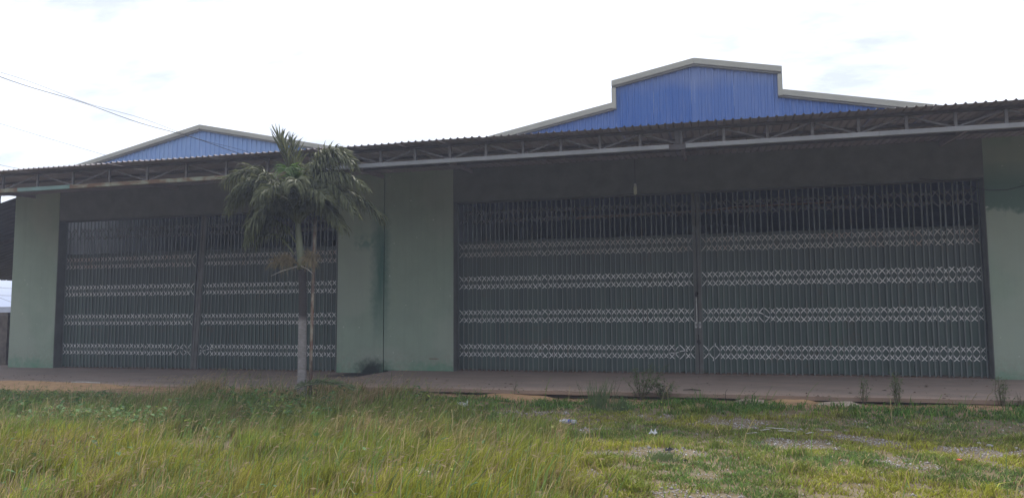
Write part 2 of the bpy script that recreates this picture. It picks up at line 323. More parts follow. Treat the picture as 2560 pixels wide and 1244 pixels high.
def fbm(x, y, s=1.0, o=0): return 0.5 * vnoise(x, y, s, o) + 0.3 * vnoise(x, y, 2.1 * s, o + 1) + 0.2 * vnoise(x, y, 4.3 * s, o + 2)
def ground_z(x, y):
    x = np.asarray(x, float); y = np.asarray(y, float)
    return -0.2 + (0.07 + 0.09 * vnoise(x, x * 0 + 7, 0.7, 77)) * np.clip((y + 6.2) / 1.9, 0, 1) + 0.05 * (fbm(x, y, 0.7, 3) - 0.5) * np.clip((-y - 4.0) * 2, 0, 1) - 0.02

# ------------------------------------------------------------------ ground
gx = np.concatenate([[-900, -300, -120, -60, -35], np.arange(-26, 10.01, 0.25), [14, 25, 60, 150, 500, 900]])
gy = np.concatenate([[-600, -200, -80, -40, -25, -19], np.arange(-16, -3.49, 0.25), [-2, 0, 10, 30, 80, 250, 900, 2000]])
GX, GY = np.meshgrid(gx, gy); GZ = ground_z(GX, GY)
GZ = np.where(GY > -3.6, -0.26, GZ); V = np.c_[GX.ravel(), GY.ravel(), GZ.ravel()]
nx, ny = len(gx), len(gy); idx = np.arange(nx * ny).reshape(ny, nx)
F = np.stack([idx[:-1, :-1], idx[:-1, 1:], idx[1:, 1:], idx[1:, :-1]], -1).reshape(-1, 4)
struct(link('ground', np_mesh('ground', V, [F], mat='soil'), None))

# concrete aprons in front of the sheds, with a ragged front edge
def apron(name, x0, x1, ztop, mat, seed, yf=-4.1, jag=0.07):
    n = int((x1 - x0) / 0.12); xs = np.linspace(x0, x1, n)
    fr = yf + jag * (fbm(xs, xs * 0 + seed, 1.1, seed) - 0.5) * 2 + 0.05 * (vnoise(xs, xs * 0, 5.0, seed) - 0.5)
    b = MB()
    for i, x in enumerate(xs): b.v += [(x, 0.9, ztop), (x, -2.0, ztop), (x, fr[i], ztop - 0.02), (x, fr[i] + 0.02, ztop - 0.09), (x, fr[i] + 0.25, ztop - 0.13), (x, fr[i] + 0.3, -0.3)]
    for i in range(n - 1):
        for q in range(5): b.f.append((i * 6 + q, i * 6 + q + 1, (i + 1) * 6 + q + 1, (i + 1) * 6 + q))
    b.f += [tuple(range(6)), tuple((n - 1) * 6 + q for q in reversed(range(6)))]
    return struct(b.build(name, mat))
apron('pavement_right', -8.42, 14, 0.03, 'slab', 1)
apron('pavement_left', -34, -8.425, -0.05, 'slab2', 2, -4.15, 0.16)

# ------------------------------------------------------------------ the two sheds
GY0 = -0.03
def cladding(parent, x0, x1, zb, top, mat, rib=0.152, width=0.912):
    """vertical ribbed sheets following a roof line; top(x) gives the upper end"""
    x = x0
    while x < x1 - 1e-4:
        xe = min(x + width, x1); b = MB(); pts = []; q = x
        while q < xe - 1e-4:
            for dx_, dy_ in ((0.0, 0), (0.085, 0), (0.1, -0.022), (0.137, -0.022)):
                if q + dx_ < xe - 1e-3: pts.append((q + dx_, dy_))
            q += rib
        pts.append((xe - 0.0015, 0))
        for px, py in pts: b.v += [(px, GY0 + py, zb), (px, GY0 + py, top(px))]
        for i in range(len(pts) - 1): b.f.append((2 * i, 2 * i + 2, 2 * i + 3, 2 * i + 1))
        b.build('cladding_sheet', mat, parent); x = xe
def trim(parent, a, c, h=0.135, cut=None):
    """flashing along a sloping roof edge from a to c (x, z of its top edge)"""
    (x0, z0), (x1, z1) = a, c
    t = MB().prism([(x0, z0 - h), (x1, z1 - h), (x1, z1), (x0, z0)], GY0 - 0.13, GY0 + 0.25).build('roof_trim', 'trim', parent)
    MB().prism([(x0, z0 - h - 0.045), (x1, z1 - h - 0.045), (x1, z1 - h - 0.001), (x0, z0 - h - 0.001)], GY0 - 0.085, GY0 + 0.02).build('trim_lip', 'trimlip', t)
def roof_plane(parent, a, c, y0, y1, mat='inroof', t=0.04):
    (x0, z0), (x1, z1) = a, c
    MB().prism([(x0, z0 - t), (x1, z1 - t), (x1, z1), (x0, z0)], y0, 1.198).build('roof', mat, parent)
    added_roof_light(parent, a, c)
    return MB().prism([(x0, z0 - t), (x1, z1 - t), (x1, z1), (x0, z0)], 3.402, y1).build('roof', mat, parent)
DEPTH = 34.0
def added_roof_light(parent, a, c):  # unseen translucent roof strip, added to let daylight into the dark interior
    (x0, z0), (x1, z1) = a, c
    n = 8
    for i in range(n):
        u0, u1 = i / n, (i + 1) / n - 0.004
        MB().prism([(x0 + (x1 - x0) * u0, z0 + (z1 - z0) * u0 - 0.01), (x0 + (x1 - x0) * u1, z0 + (z1 - z0) * u1 - 0.01), (x0 + (x1 - x0) * u1, z0 + (z1 - z0) * u1), (x0 + (x1 - x0) * u0, z0 + (z1 - z0) * u0)], 1.2, 3.4).build('added_light_sheet', 'added_fibreglass', parent)
GH = 4.4
# right shed
S1 = thing('warehouse', 'blue gabled warehouse with a raised stepped ridge, the right one of two', 'warehouse', (-0.55, 0, 0), 'warehouses side by side')
MB().box(-8.67, -6.73, 0, 0.32, 0.032, 5.3).build('front_wall', 'wall', S1)
MB().box(5.58, 9.6, 0, 0.32, 0.032, 5.3).build('front_wall', 'wall', S1)
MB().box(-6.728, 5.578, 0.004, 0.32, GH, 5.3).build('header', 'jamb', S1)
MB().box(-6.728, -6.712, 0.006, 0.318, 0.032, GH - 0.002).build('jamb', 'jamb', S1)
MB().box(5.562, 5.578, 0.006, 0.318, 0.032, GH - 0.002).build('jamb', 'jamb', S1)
MB().box(-8.66, -8.5, 0.33, DEPTH, -0.1, 5.34).build('side_wall', 'inside', S1)
MB().box(9.4, 9.58, 0.33, DEPTH, -0.1, 5.1).build('side_wall', 'inside', S1)
MB().box(-8.66, 9.58, DEPTH + 0.01, DEPTH + 0.2, -0.1, 7.5).build('back_wall', 'inside', S1)
MB().box(-8.49, 9.39, 0.92, DEPTH - 0.01, -0.2, 0.02).build('floor', 'infloor', S1)
pk = -0.52
def top1(x):
    d = abs(x - pk); return (7.60 - 0.195 * d) if d < 1.899 else (6.70 - 0.196 * (d - 1.9))
for (a, c) in ((-8.67, pk - 1.9), (pk - 1.9, pk), (pk, pk + 1.9), (pk + 1.9, 8.2)):
    cladding(S1, a, c, 5.302, lambda x, a=a, c=c: top1(min(max(x, a + 0.002), c - 0.002)) - 0.08, 'blue')
e = 0.002
trim(S1, (-8.67, top1(-8.67)), (pk - 1.9, top1(pk - 1.9 - 0.01) + 0.0)); trim(S1, (pk - 2.0, 7.60 - 0.195 * 2.0 + 0.02), (pk - e, 7.62))
trim(S1, (pk + e, 7.62), (pk + 2.0, 7.60 - 0.195 * 2.0 + 0.02)); trim(S1, (pk + 1.9, top1(pk + 1.91)), (8.2, top1(8.2)))
for s in (-1, 1):
    xa = pk + s * 1.95
    MB().box(xa - 0.052, xa + 0.052, GY0 - 0.127, GY0 + 0.25, 6.53, 7.045).build('step_trim', 'trim', S1)
roof_plane(S1, (-8.75, 5.28), (pk - 1.85, 6.58), 0.24, DEPTH); roof_plane(S1, (pk - 1.9, 7.13), (pk, 7.5), 0.24, DEPTH)
roof_plane(S1, (pk + 0.001, 7.5), (pk + 1.9, 7.13), 0.24, DEPTH); roof_plane(S1, (pk + 1.85, 6.58), (9.7, 5.03), 0.24, DEPTH)
MB().tube([(-3.6, 0.62, 3.93), (-2.2, 0.6, 3.96), (-0.2, 0.6, 3.99), (0.4, 0.6, 4.05), (2.6, 0.62, 4.07)], 0.028, 8).build('rusty_rail', 'rust', S1)
# left shed
for s_ in (-1, 1):
    xa = pk + s_ * 1.87; MB().box(xa - 0.012, xa + 0.012, 0.25, DEPTH, 6.5, 7.13).build('ridge_side', 'inroof', S1)
S2 = thing('warehouse', 'pale blue gabled warehouse with a plain peak behind the palm, the left one of two', 'warehouse', (-14.6, 0, 0), 'warehouses side by side')
MB().box(-21.2, -19.5, 0, 0.32, -0.048, 5.3).build('front_wall', 'wall', S2)
MB().box(-10.05, -8.70, 0.012, 0.33, -0.048, 5.3).build('front_wall', 'wall', S2)
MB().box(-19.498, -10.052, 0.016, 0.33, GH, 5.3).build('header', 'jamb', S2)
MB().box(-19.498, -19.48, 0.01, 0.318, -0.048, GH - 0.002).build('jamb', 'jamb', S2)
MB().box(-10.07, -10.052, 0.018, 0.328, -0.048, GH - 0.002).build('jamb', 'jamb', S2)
MB().box(-21.19, -21.0, 0.33, DEPTH, -0.1, 5.62).build('side_wall', 'inside', S2)
MB().box(-8.9, -8.72, 0.34, DEPTH, -0.1, 5.7).build('side_wall', 'inside', S2)
MB().box(-21.19, -8.72, DEPTH + 0.01, DEPTH + 0.2, -0.1, 7.0).build('back_wall', 'inside', S2)
MB().box(-20.99, -8.91, 0.92, DEPTH - 0.01, -0.2, -0.06).build('floor', 'infloor', S2)
for q in range(22):
    y = 1.0 + q * 1.45 + random.uniform(-0.3, 0.3)
    MB().box(-21.18, -21.02, y, y + random.uniform(0.3, 0.8), 5.621, 5.668).build('eave_block', 'inside', S2)
pk2 = -14.45
top2 = lambda x: 6.98 - 0.212 * abs(x - pk2)
for (a, c) in ((-21.2, pk2), (pk2, -8.70)): cladding(S2, a, c, 5.302, lambda x: top2(x) - 0.08, 'blue2')
trim(S2, (-21.35, top2(-21.35)), (pk2 - e, 6.99), 0.12); trim(S2, (pk2 + e, 6.99), (-8.70, top2(-8.70)), 0.12)
roof_plane(S2, (-21.4, 5.67), (pk2, 6.88), 0.24, DEPTH); roof_plane(S2, (pk2 + 0.001, 6.88), (-8.76, 5.74), 0.24, DEPTH)

# ------------------------------------------------------------------ canopies
YF = -4.2
YT = -3.8
def canopy_sheets(parent, x0, x1, wid=0.924):
    rib = 0.154
    prof = [(0.0, 0.0), (0.098, 0.0), (0.110, 0.014), (0.120, 0.028), (0.127, 0.032), (0.134, 0.028), (0.144, 0.014)]
    x = x0; i = 0
    while x < x1 - 0.02:
        xe = min(x + wid, x1); n = max(1, round((xe - x) / rib)); pts = []
        for q in range(n): pts += [(x + q * rib + a, b_) for a, b_ in prof]
        pts.append((x + n * rib - 0.002, 0.0))
        b = MB(); dz = random.uniform(-0.006, 0.006); yo = random.uniform(-0.02, 0.02)
        for y, z in ((YF + yo, 5.045 + dz), (-2.1, 5.15), (-0.075, 5.255)):
            b.v += [(px, y, z + pz) for px, pz in pts]
        m = len(pts)
        for rr in range(2):
            for q in range(m - 1): b.f.append((rr * m + q, rr * m + q + 1, (rr + 1) * m + q + 1, (rr + 1) * m + q))
        b.build('roof_sheet', 'sheet', parent); x += n * rib
def canopy(name, label, x0, x1, verts, vparity, ztop, zbot, chords, loc):
    t = thing(name, label, 'canopy', loc, 'canopies along the fronts')
    canopy_sheets(t, x0, x1)
    for (a, c, m) in chords: MB().box(a + 0.002, c - 0.002, YT - 0.06, YT + 0.02, zbot, ztop).build('bottom_chord', m, t)
    MB().box(x0, x1, YT - 0.06, YT, 4.985, 5.035).build('top_chord', 'darksteel', t)
    MB().box(x0, x1, -0.2, -0.001, 5.29, 5.3).build('wall_flashing', 'sheet', t)
    for y in (-2.6, -1.3): MB().box(x0, x1, y, y + 0.05, 5.055 + 0.05 * (y + 2.6), 5.105 + 0.05 * (y + 2.6)).build('purlin', 'darksteel', t)
    for i, x in enumerate(verts):
        MB().box(x - 0.026, x + 0.026, YT - 0.045, YT - 0.005, ztop + 0.001, 4.984).build('upright', 'steeldim', t)
        if (i + vparity) % 2 == 0:
            for s in (-1, 1):
                j = i + s
                if 0 <= j < len(verts):
                    MB().beam((x + s * 0.05, YT + 0.005, ztop + 0.012), (verts[j] - s * 0.03, YT + 0.005, 4.975), 0.012, 0.034).build('diagonal', 'steeldim', t)
    return t
vr = [-5.423 + 0.789 * q for q in range(-3, 17)]
CR = canopy('canopy', 'dark corrugated canopy with grey truss over the right gate', -8.33, 8.1, vr, 1, 4.73, 4.647,
            [(-8.33, -4.26, 'steel'), (-4.26, -0.925, 'steel'), (-0.61, 2.8, 'steel'), (2.8, 8.1, 'steel')], (-0.5, YT, 4.6))
vl = [-17.29 + 1.076 * q for q in range(-4, 9)]
CL = canopy('canopy', 'dark corrugated canopy with rusty and teal truss over the left gate', -22.1, -8.334, vl, 0, 4.67, 4.582,
            [(-22.1, -16.8, 'rusty'), (-16.8, -15.2, 'teal'), (-15.2, -8.6, 'rusty')], (-15.5, YT, 4.58))
for (t, xs, zf_) in ((CR, (-6.2, -0.77, 4.75), 4.86), (CL, (-20.4, -15.2, -8.7), 4.8)):
    for x in xs:
        MB().beam((x, YT + 0.06, 4.995), (x, -0.06, 5.175), 0.06, 0.09).build('rafter', 'sheet', t)
MB().box(-0.925, -0.61, YT - 0.07, YT + 0.03, 4.62, 4.725).build('gusset', 'darksteel', CR)
MB().box(-0.815, -0.72, YT - 0.08, YT + 0.01, 4.726, 4.982).build('bracket', 'darksteel', CR)
# lean-to roof beside the left shed
LT = thing('lean_to_roof', 'dark lean-to roof sloping down left beside the left warehouse', 'roof', (-25, 10, 3))
rib = 0.3; n = 70
b = MB()
for q in range(n):
    y = 0.02 + q * rib
    for dy, dz in ((0, 0), (0.2, 0), (0.22, 0.03), (0.28, 0.03)):
        b.v += [(-21.22, y + dy, 5.2 + dz), (-30.0, y + dy, 3.06 + dz)]
m = len(b.v) // 2
for q in range(m - 1): b.f.append((2 * q, 2 * q + 1, 2 * q + 3, 2 * q + 2))
b.build('roof_sheet', 'leansheet', LT)
MB().prism([(-30, 3.03), (-21.8, 5.03), (-21.8, 5.32), (-30, 5.32)], -0.05, 0.0).build('fascia', 'leansheet', LT)
for y in (3, 8, 13, 18): MB().beam((-21.25, y, 5.1), (-29.9, y, 2.98), 0.06, 0.12).build('rafter', 'darksteel', LT); MB().box(-29.9, -29.8, y - 0.05, y + 0.05, -0.25, 2.95).build('leg', 'darksteel', LT)

# ------------------------------------------------------------------ folding gates
BANDS = [(0.54, 0.165), (1.415, 0.165), (2.285, 0.172), (3.125, 0.18), (4.0, 0.18)]
YG = 0.25
def lattice_mesh(h, mirror, pitch=0.13):
    b = MB(); N = 9; w = 0.0105
    for i in range(N):
        t = -1 + 2 * i / (N - 1); z = h * t; x = -math.copysign(abs(t) ** 1.5, t) * pitch * (1 if not mirror else -1)
        dt = 0.02; xx = lambda q: -math.copysign(abs(q) ** 1.5, q) * pitch * (1 if not mirror else -1)
        tx, tz = xx(min(1, t + dt)) - xx(max(-1, t - dt)), h * (min(1, t + dt) - max(-1, t - dt)); L_ = math.hypot(tx, tz); nx_, nz_ = -tz / L_ * w, tx / L_ * w
        b.v += [(x + nx_, 0, z + nz_), (x - nx_, 0, z - nz_), (x - nx_, 0.004, z - nz_), (x + nx_, 0.004, z + nz_)]
    for i in range(N - 1):
        a, c = 4 * i, 4 * i + 4
        for q in range(4): b.f.append((a + q, a + (q + 1) % 4, c + (q + 1) % 4, c + q))
    return b
BAR = MB().box(-0.0145, 0.0145, 0, 0.016, 0, 1)
def bar_mesh():
    b = MB(); b.v = [(-0.0145, 0.016, 0), (-0.0145, 0.003, 0), (-0.009, 0, 0), (0.009, 0, 0), (0.0145, 0.003, 0), (0.0145, 0.016, 0)]
    b.v += [(x, y, 1) for x, y, z in b.v]
    for i in range(6): j = (i + 1) % 6; b.f.append((i, j, 6 + j, 6 + i))
    b.f += [tuple(reversed(range(6))), tuple(range(6, 12))]
    m = b.mesh('bar'); m.materials.append(MT['bar']); return m
BARM = bar_mesh()
def pan_mesh():
    b = MB(); pr = [(-0.5, 0), (-0.3, 0.003), (0.2, 0.006), (0.32, 0.016), (0.44, 0.003), (0.5, 0)]
    b.v = [(x, y, 0) for x, y in pr] + [(x, y, 1) for x, y in pr]; n_ = len(pr)
    for i in range(n_ - 1): b.f.append((i, i + 1, n_ + i + 1, n_ + i))
    m = b.mesh('sheet_panel'); m.materials.append(MT['gsheet']); return m
PANM = pan_mesh()
LINKS = {}
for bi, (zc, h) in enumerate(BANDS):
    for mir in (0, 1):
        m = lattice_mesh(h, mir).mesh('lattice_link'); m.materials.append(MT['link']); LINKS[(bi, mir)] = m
def gate_leaf(label, x0, x1, nb, zf, lean, broken, group):
    """one sliding leaf between x0 and x1; lean tilts the bars nearest x = lean[0]"""
    t = thing('folding_gate_leaf', label, 'gate', ((x0 + x1) / 2, YG, zf), group)
    rr = random.Random(int(abs(x0) * 100))
    xs = np.linspace(x0, x1, nb + 1); per = (x1 - x0) / nb
    xs = xs + per * 0.28 * np.array([vnoise(v, 0, 0.9, 5) - 0.5 for v in xs]) + per * 0.08 * rng.standard_normal(nb + 1); xs[0], xs[-1] = x0, x1
    def lx(i, z):                                   # x of bar i at height z
        return xs[i] + lean[1] * math.exp(-abs(xs[i] - lean[0]) / 0.5) * z
    H = GH - 0.03
    for i in range(nb + 1):
        o = link('bar', BARM, None, t, (xs[i], YG, zf + 0.01), (1, 1, H - zf - 0.01))
        o.rotation_euler.y = math.atan2(lx(i, 1) - lx(i, 0), 1) + rr.gauss(0, 0.0015)
    for i in range(nb):
        w = xs[i + 1] - xs[i]; zb = zf + 0.035 + rr.uniform(0, 0.025)
        o = link('sheet_panel', PANM, None, t, ((xs[i] + xs[i + 1]) / 2, YG + 0.026, zb), (w, rr.uniform(0.7, 1.3), 3.385 + rr.uniform(-0.01, 0.01) - zb))
        o.rotation_euler.y = math.atan2(lx(i, 1) - lx(i, 0), 1)
    cnt = 0; rest = MB(); toprow = MB()
    for bi, (zc, h) in enumerate(BANDS):
        for i in range(0, nb + 1):
            for mir in (0, 1):
                # a link runs from bar i-1 to bar i+1 through bar i; half links at the ends are left out
                if i == 0 or i == nb: continue
                if (bi, i) in broken and mir == broken[(bi, i)]: continue
                s = (xs[i + 1] - xs[i - 1]) / 0.26; x = lx(i, zc); y = YG + 0.018 + 0.0045 * mir
                tilt = rr.gauss(0, 0.012)
                if (bi, i) in broken: tilt += rr.choice((-0.5, 0.45, 0.8))
                if bi < 4 and cnt < 298:
                    o = link('lattice_link', LINKS[(bi, mir)], None, t, (x, y, zc + zf * 0.5), (s, 1, 1)); o.rotation_euler.y = tilt; cnt += 1
                else:
                    m = LINKS[(bi, mir)]; tgt = toprow if bi == 4 else rest; b0 = len(tgt.v)
                    if bi == 4 and rr.random() < 0.12: continue
                    tgt.v += [(x + v.co.x * s + v.co.z * tilt, y + v.co.y, zc + zf * 0.5 + v.co.z) for v in m.vertices]
                    tgt.f += [tuple(b0 + q for q in p.vertices) for p in m.polygons]
    for bi, (zc, h) in enumerate(BANDS[:4]):          # the short end links against the stile and the jamb
        for (xa, xb) in ((xs[0], xs[1]), (xs[-1], xs[-2])):
            for s in (-1, 1): rest.beam((xa, YG + 0.02, zc + zf * 0.5), (xb, YG + 0.02, zc + zf * 0.5 + s * h), 0.004, 0.016, (0, 1, 0))
    o = rest.build('lattice_end_links', 'link', t); o['kind'] = 'stuff'; o = toprow.build('top_lattice_links', 'toplink', t); o['kind'] = 'stuff'
    return t
def stile(t, x, zf, w, tilt, y=YG - 0.012):
    b = MB().prism([(x - w / 2, zf + 0.012), (x + w / 2, zf + 0.012), (x + w / 2 + tilt, GH - 0.03), (x - w / 2 + tilt, GH - 0.03)], y, y + 0.05)
    return b.build('stile', 'stile', t)
GRP = 'folding gate leaves'
XM = -0.585
br1 = {(0, 45): 0}
A1 = gate_leaf('left leaf of the right folding gate, beside the central pillar', -6.66, XM - 0.085, 48, 0.03, (XM, 0.004), br1, GRP)
br2 = {(0, 2): 0, (1, 11): 1}
A2 = gate_leaf('right leaf of the right folding gate, ending at the stained right wall', XM + 0.085, 5.51, 46, 0.03, (XM, 0.004), br2, GRP)
s1 = stile(A1, XM - 0.045, 0.03, 0.068, 0.0); s2 = stile(A2, XM + 0.045, 0.03, 0.078, 0.0)
XM2 = -14.66
br3 = {(0, 32): 0, (0, 34): 1}
A3 = gate_leaf('left leaf of the left folding gate, next to the far left pillar', -19.42, XM2 - 0.19, 36, -0.05, (XM2, 0.05), br3, GRP)
br4 = {(0, 2): 0}
A4 = gate_leaf('right leaf of the left folding gate, half hidden behind the palm trunk', XM2 + 0.05, -10.12, 36, -0.05, (XM2, 0.05), br4, GRP)
stile(A3, XM2 - 0.125, -0.05, 0.07, 0.23); stile(A4, XM2 - 0.03, -0.05, 0.10, 0.23)
# hasps, bolt and chains on the right gate
for t, x in ((A1, XM - 0.056), (A2, XM + 0.034)):
    pl = MB().box(x - 0.026, x + 0.026, YG - 0.026, YG - 0.0125, 1.13, 1.27).build('lock_plate', 'white', t)
    MB().box(x - 0.011, x + 0.011, YG - 0.031, YG - 0.0265, 1.16, 1.24).build('slot', 'chain', pl)
MB().tube([(XM - 0.03, YG - 0.03, 1.25), (XM - 0.035, YG - 0.03, 1.88)], 0.011, 8).build('bolt', 'white', A1)
def chain(label, x, z):
    t = thing('lock_chain', label, 'chain', (x, YG - 0.05, z), 'chains on the gate')
    for q in range(7):
        a = q * 0.9; pts = [(x + 0.028 * math.cos(p_) * math.cos(a) + random.uniform(-.02, .02), YG - 0.05 + 0.02 * math.sin(a), z + 0.035 * math.sin(p_) + random.uniform(-.025, .025)) for p_ in np.linspace(0, 2 * math.pi, 9)]
        MB().tube(pts, 0.009, 6).build('chain_link', 'chain', t)
    MB().box(x - 0.022, x + 0.022, YG - 0.085, YG - 0.062, z - 0.06, z - 0.015).build('padlock', 'chain', t)
chain('small dark chain and padlock at eye height on the right gate', XM - 0.03, 1.93)
chain('small dark chain and padlock near knee height on the right gate', XM + 0.0, 0.79)
# rails
def rails(x0, x1, zf, label):
    t = thing('gate_rail', label, 'rail', ((x0 + x1) / 2, YG, zf), 'gate rails')
    MB().box(x0, x1, YG - 0.02, YG + 0.06, GH - 0.028, GH - 0.003).build('top_track', 'darksteel', t)
    MB().box(x0, x1, YG - 0.018, YG + 0.05, zf + 0.001, zf + 0.010).build('bottom_track', 'rust', t)
rails(-6.70, 5.55, 0.03, 'steel top and bottom tracks of the right folding gate')
rails(-19.47, -10.08, -0.05, 'steel top and bottom tracks of the left folding gate')

# ------------------------------------------------------------------ hanging lamp and wall cable
LP = thing('hanging_lamp', 'unlit pale tube lamp hanging under the canopy above the right gate', 'lamp', (-1.985, -0.15, 4.35))
MB().tube([(-1.985, -0.15, 5.24), (-1.985, -0.15, 4.62)], 0.005, 6).build('cord', 'cable', LP)
MB().tube([(-1.985, -0.15, 4.63), (-1.985, -0.15, 4.60), (-1.985, -0.15, 4.56)], [0.018, 0.032, 0.034], 12).build('socket', 'plastic', LP)
MB().tube([(-1.985, -0.15, 4.558), (-1.985, -0.15, 4.53), (-1.985, -0.15, 4.38), (-1.985, -0.15, 4.35)], [0.03, 0.042, 0.042, 0.02], 12).build('tube', 'glass', LP, True)
MB().tube([(4.3, -0.03, 4.43), (4.7, -0.03, 4.38), (5.1, -0.03, 4.27), (5.63, -0.03, 4.11), (6.0, -0.03, 4.1), (6.4, -0.03, 4.19), (7.4, -0.03, 4.45)], 0.007, 6).build('wall_cable', 'cable')
tag(bpy.data.objects['wall_cable'], 'thin dark cable sagging across the top of the right wall', 'cable')

# ------------------------------------------------------------------ palm
PY = -5.2
def V3(x, z, dy=0.0): return Vector((x * 0.951, PY + dy, 1.5 + (z - 1.5) * 0.951))
PT = thing('palm_tree', 'young palm with drooping fronds and grey ringed trunk before the gates', 'palm', (-8.0, PY, -0.2))
tp = [(-7.99, -0.25, 0.105), (-7.995, 0.1, 0.09), (-8.0, 0.55, 0.085), (-8.005, 1.4, 0.08), (-8.015, 2.0, 0.077), (-8.03, 2.36, 0.08), (-8.045, 2.47, 0.086)]
zs = np.linspace(-0.25, 2.46, 150); pts = []; rad = []
for i, z in enumerate(zs):
    x = np.interp(z, [q[1] for q in tp], [q[0] for q in tp]); rr_ = np.interp(z, [q[1] for q in tp], [q[2] for q in tp])
    pts.append((x, PY, z)); rad.append(float(rr_ + (0.004 if i % 3 == 0 else -0.001) + rng.normal(0, 0.0012)))
MB().tube(pts, rad, 18).build('trunk', 'bark', PT, True)
MB().tube([V3(-8.455, 2.44), V3(-8.475, 2.62), V3(-8.51, 2.9), V3(-8.55, 3.2), V3(-8.57, 3.42), V3(-8.58, 3.6)],
          [0.086, 0.080, 0.072, 0.063, 0.053, 0.03], 14).build('crownshaft', 'shaft', PT, True)
C0 = V3(-8.565, 3.36)
def bez(a, b_, c_, t): return a * (1 - t) ** 2 + b_ * 2 * t * (1 - t) + c_ * t * t
def frond(start, ctrl, end, ll=0.64, npair=96, mat='frond', droop=0.85, bare=0.16, lift=0.25, seed=0, stiff=0.0, wid=0.0135):
    rr = random.Random(seed); a, b_, c_ = Vector(start), Vector(ctrl), Vector(end)
    N = 14; P_ = [bez(a, b_, c_, i / N) for i in range(N + 1)]
    rach = MB().tube(P_, [0.017 * (1 - 0.85 * i / N) + 0.003 for i in range(N + 1)], 6)
    b = MB()
    for i in range(npair):
        t = bare + (1 - bare) * (i + rr.random() * 0.6) / npair; p = bez(a, b_, c_, min(t, 1)); d = (bez(a, b_, c_, min(t + 0.02, 1.02)) - bez(a, b_, c_, t - 0.02)).normalized()
        side = d.cross(Vector((0, 0, 1)))
        if side.length < 0.15: side = d.cross(Vector((0.3, 1, 0)))
        side.normalize(); up = side.cross(d).normalized(); q = (t - bare) / (1 - bare)
        ln = ll * (0.35 + 0.65 * math.sin(math.pi * min(1, 0.12 + 0.8 * q)) ** 0.7) * rr.uniform(0.75, 1.15)
        for s in (-1, 1):
            dirv = (side * s * (0.85 - 0.4 * stiff) + d * (0.5 + 0.5 * q + 0.5 * stiff) + up * (lift + rr.uniform(-0.35, 0.35))).normalized()
            w = wid * rr.uniform(0.75, 1.2); pos = p.copy(); vel = dirv.copy(); wn = d.cross(dirv)
            if wn.length < 0.01: wn = up.copy()
            wn = dirv.cross(wn).normalized() * 0.55 + wn.normalized() * rr.uniform(-0.8, 0.8); wn.normalize()
            base = len(b.v); K = 6; dd = droop * rr.uniform(0.5, 1.6)
            for kk in range(K):
                wk = w * (0.5, 1.0, 1.0, 0.85, 0.5, 0.0)[kk]
                if kk < K - 1: b.v += [tuple(pos + wn * wk), tuple(pos - wn * wk)]
                else: b.v.append(tuple(pos))
                pos = pos + vel * (ln / (K - 1)); vel = (vel + Vector((0.10, 0.02, -dd)) * (0.4 + 0.3 * kk)).normalized()
            for kk in range(K - 2): b.f.append((base + 2 * kk, base + 2 * kk + 1, base + 2 * kk + 3, base + 2 * kk + 2))
            b.f.append((base + 2 * (K - 2), base + 2 * (K - 2) + 1, base + 2 * (K - 1)))
    o = b.build('frond', mat, PT); rach.build('rachis', 'shaft', o, True)
    return o
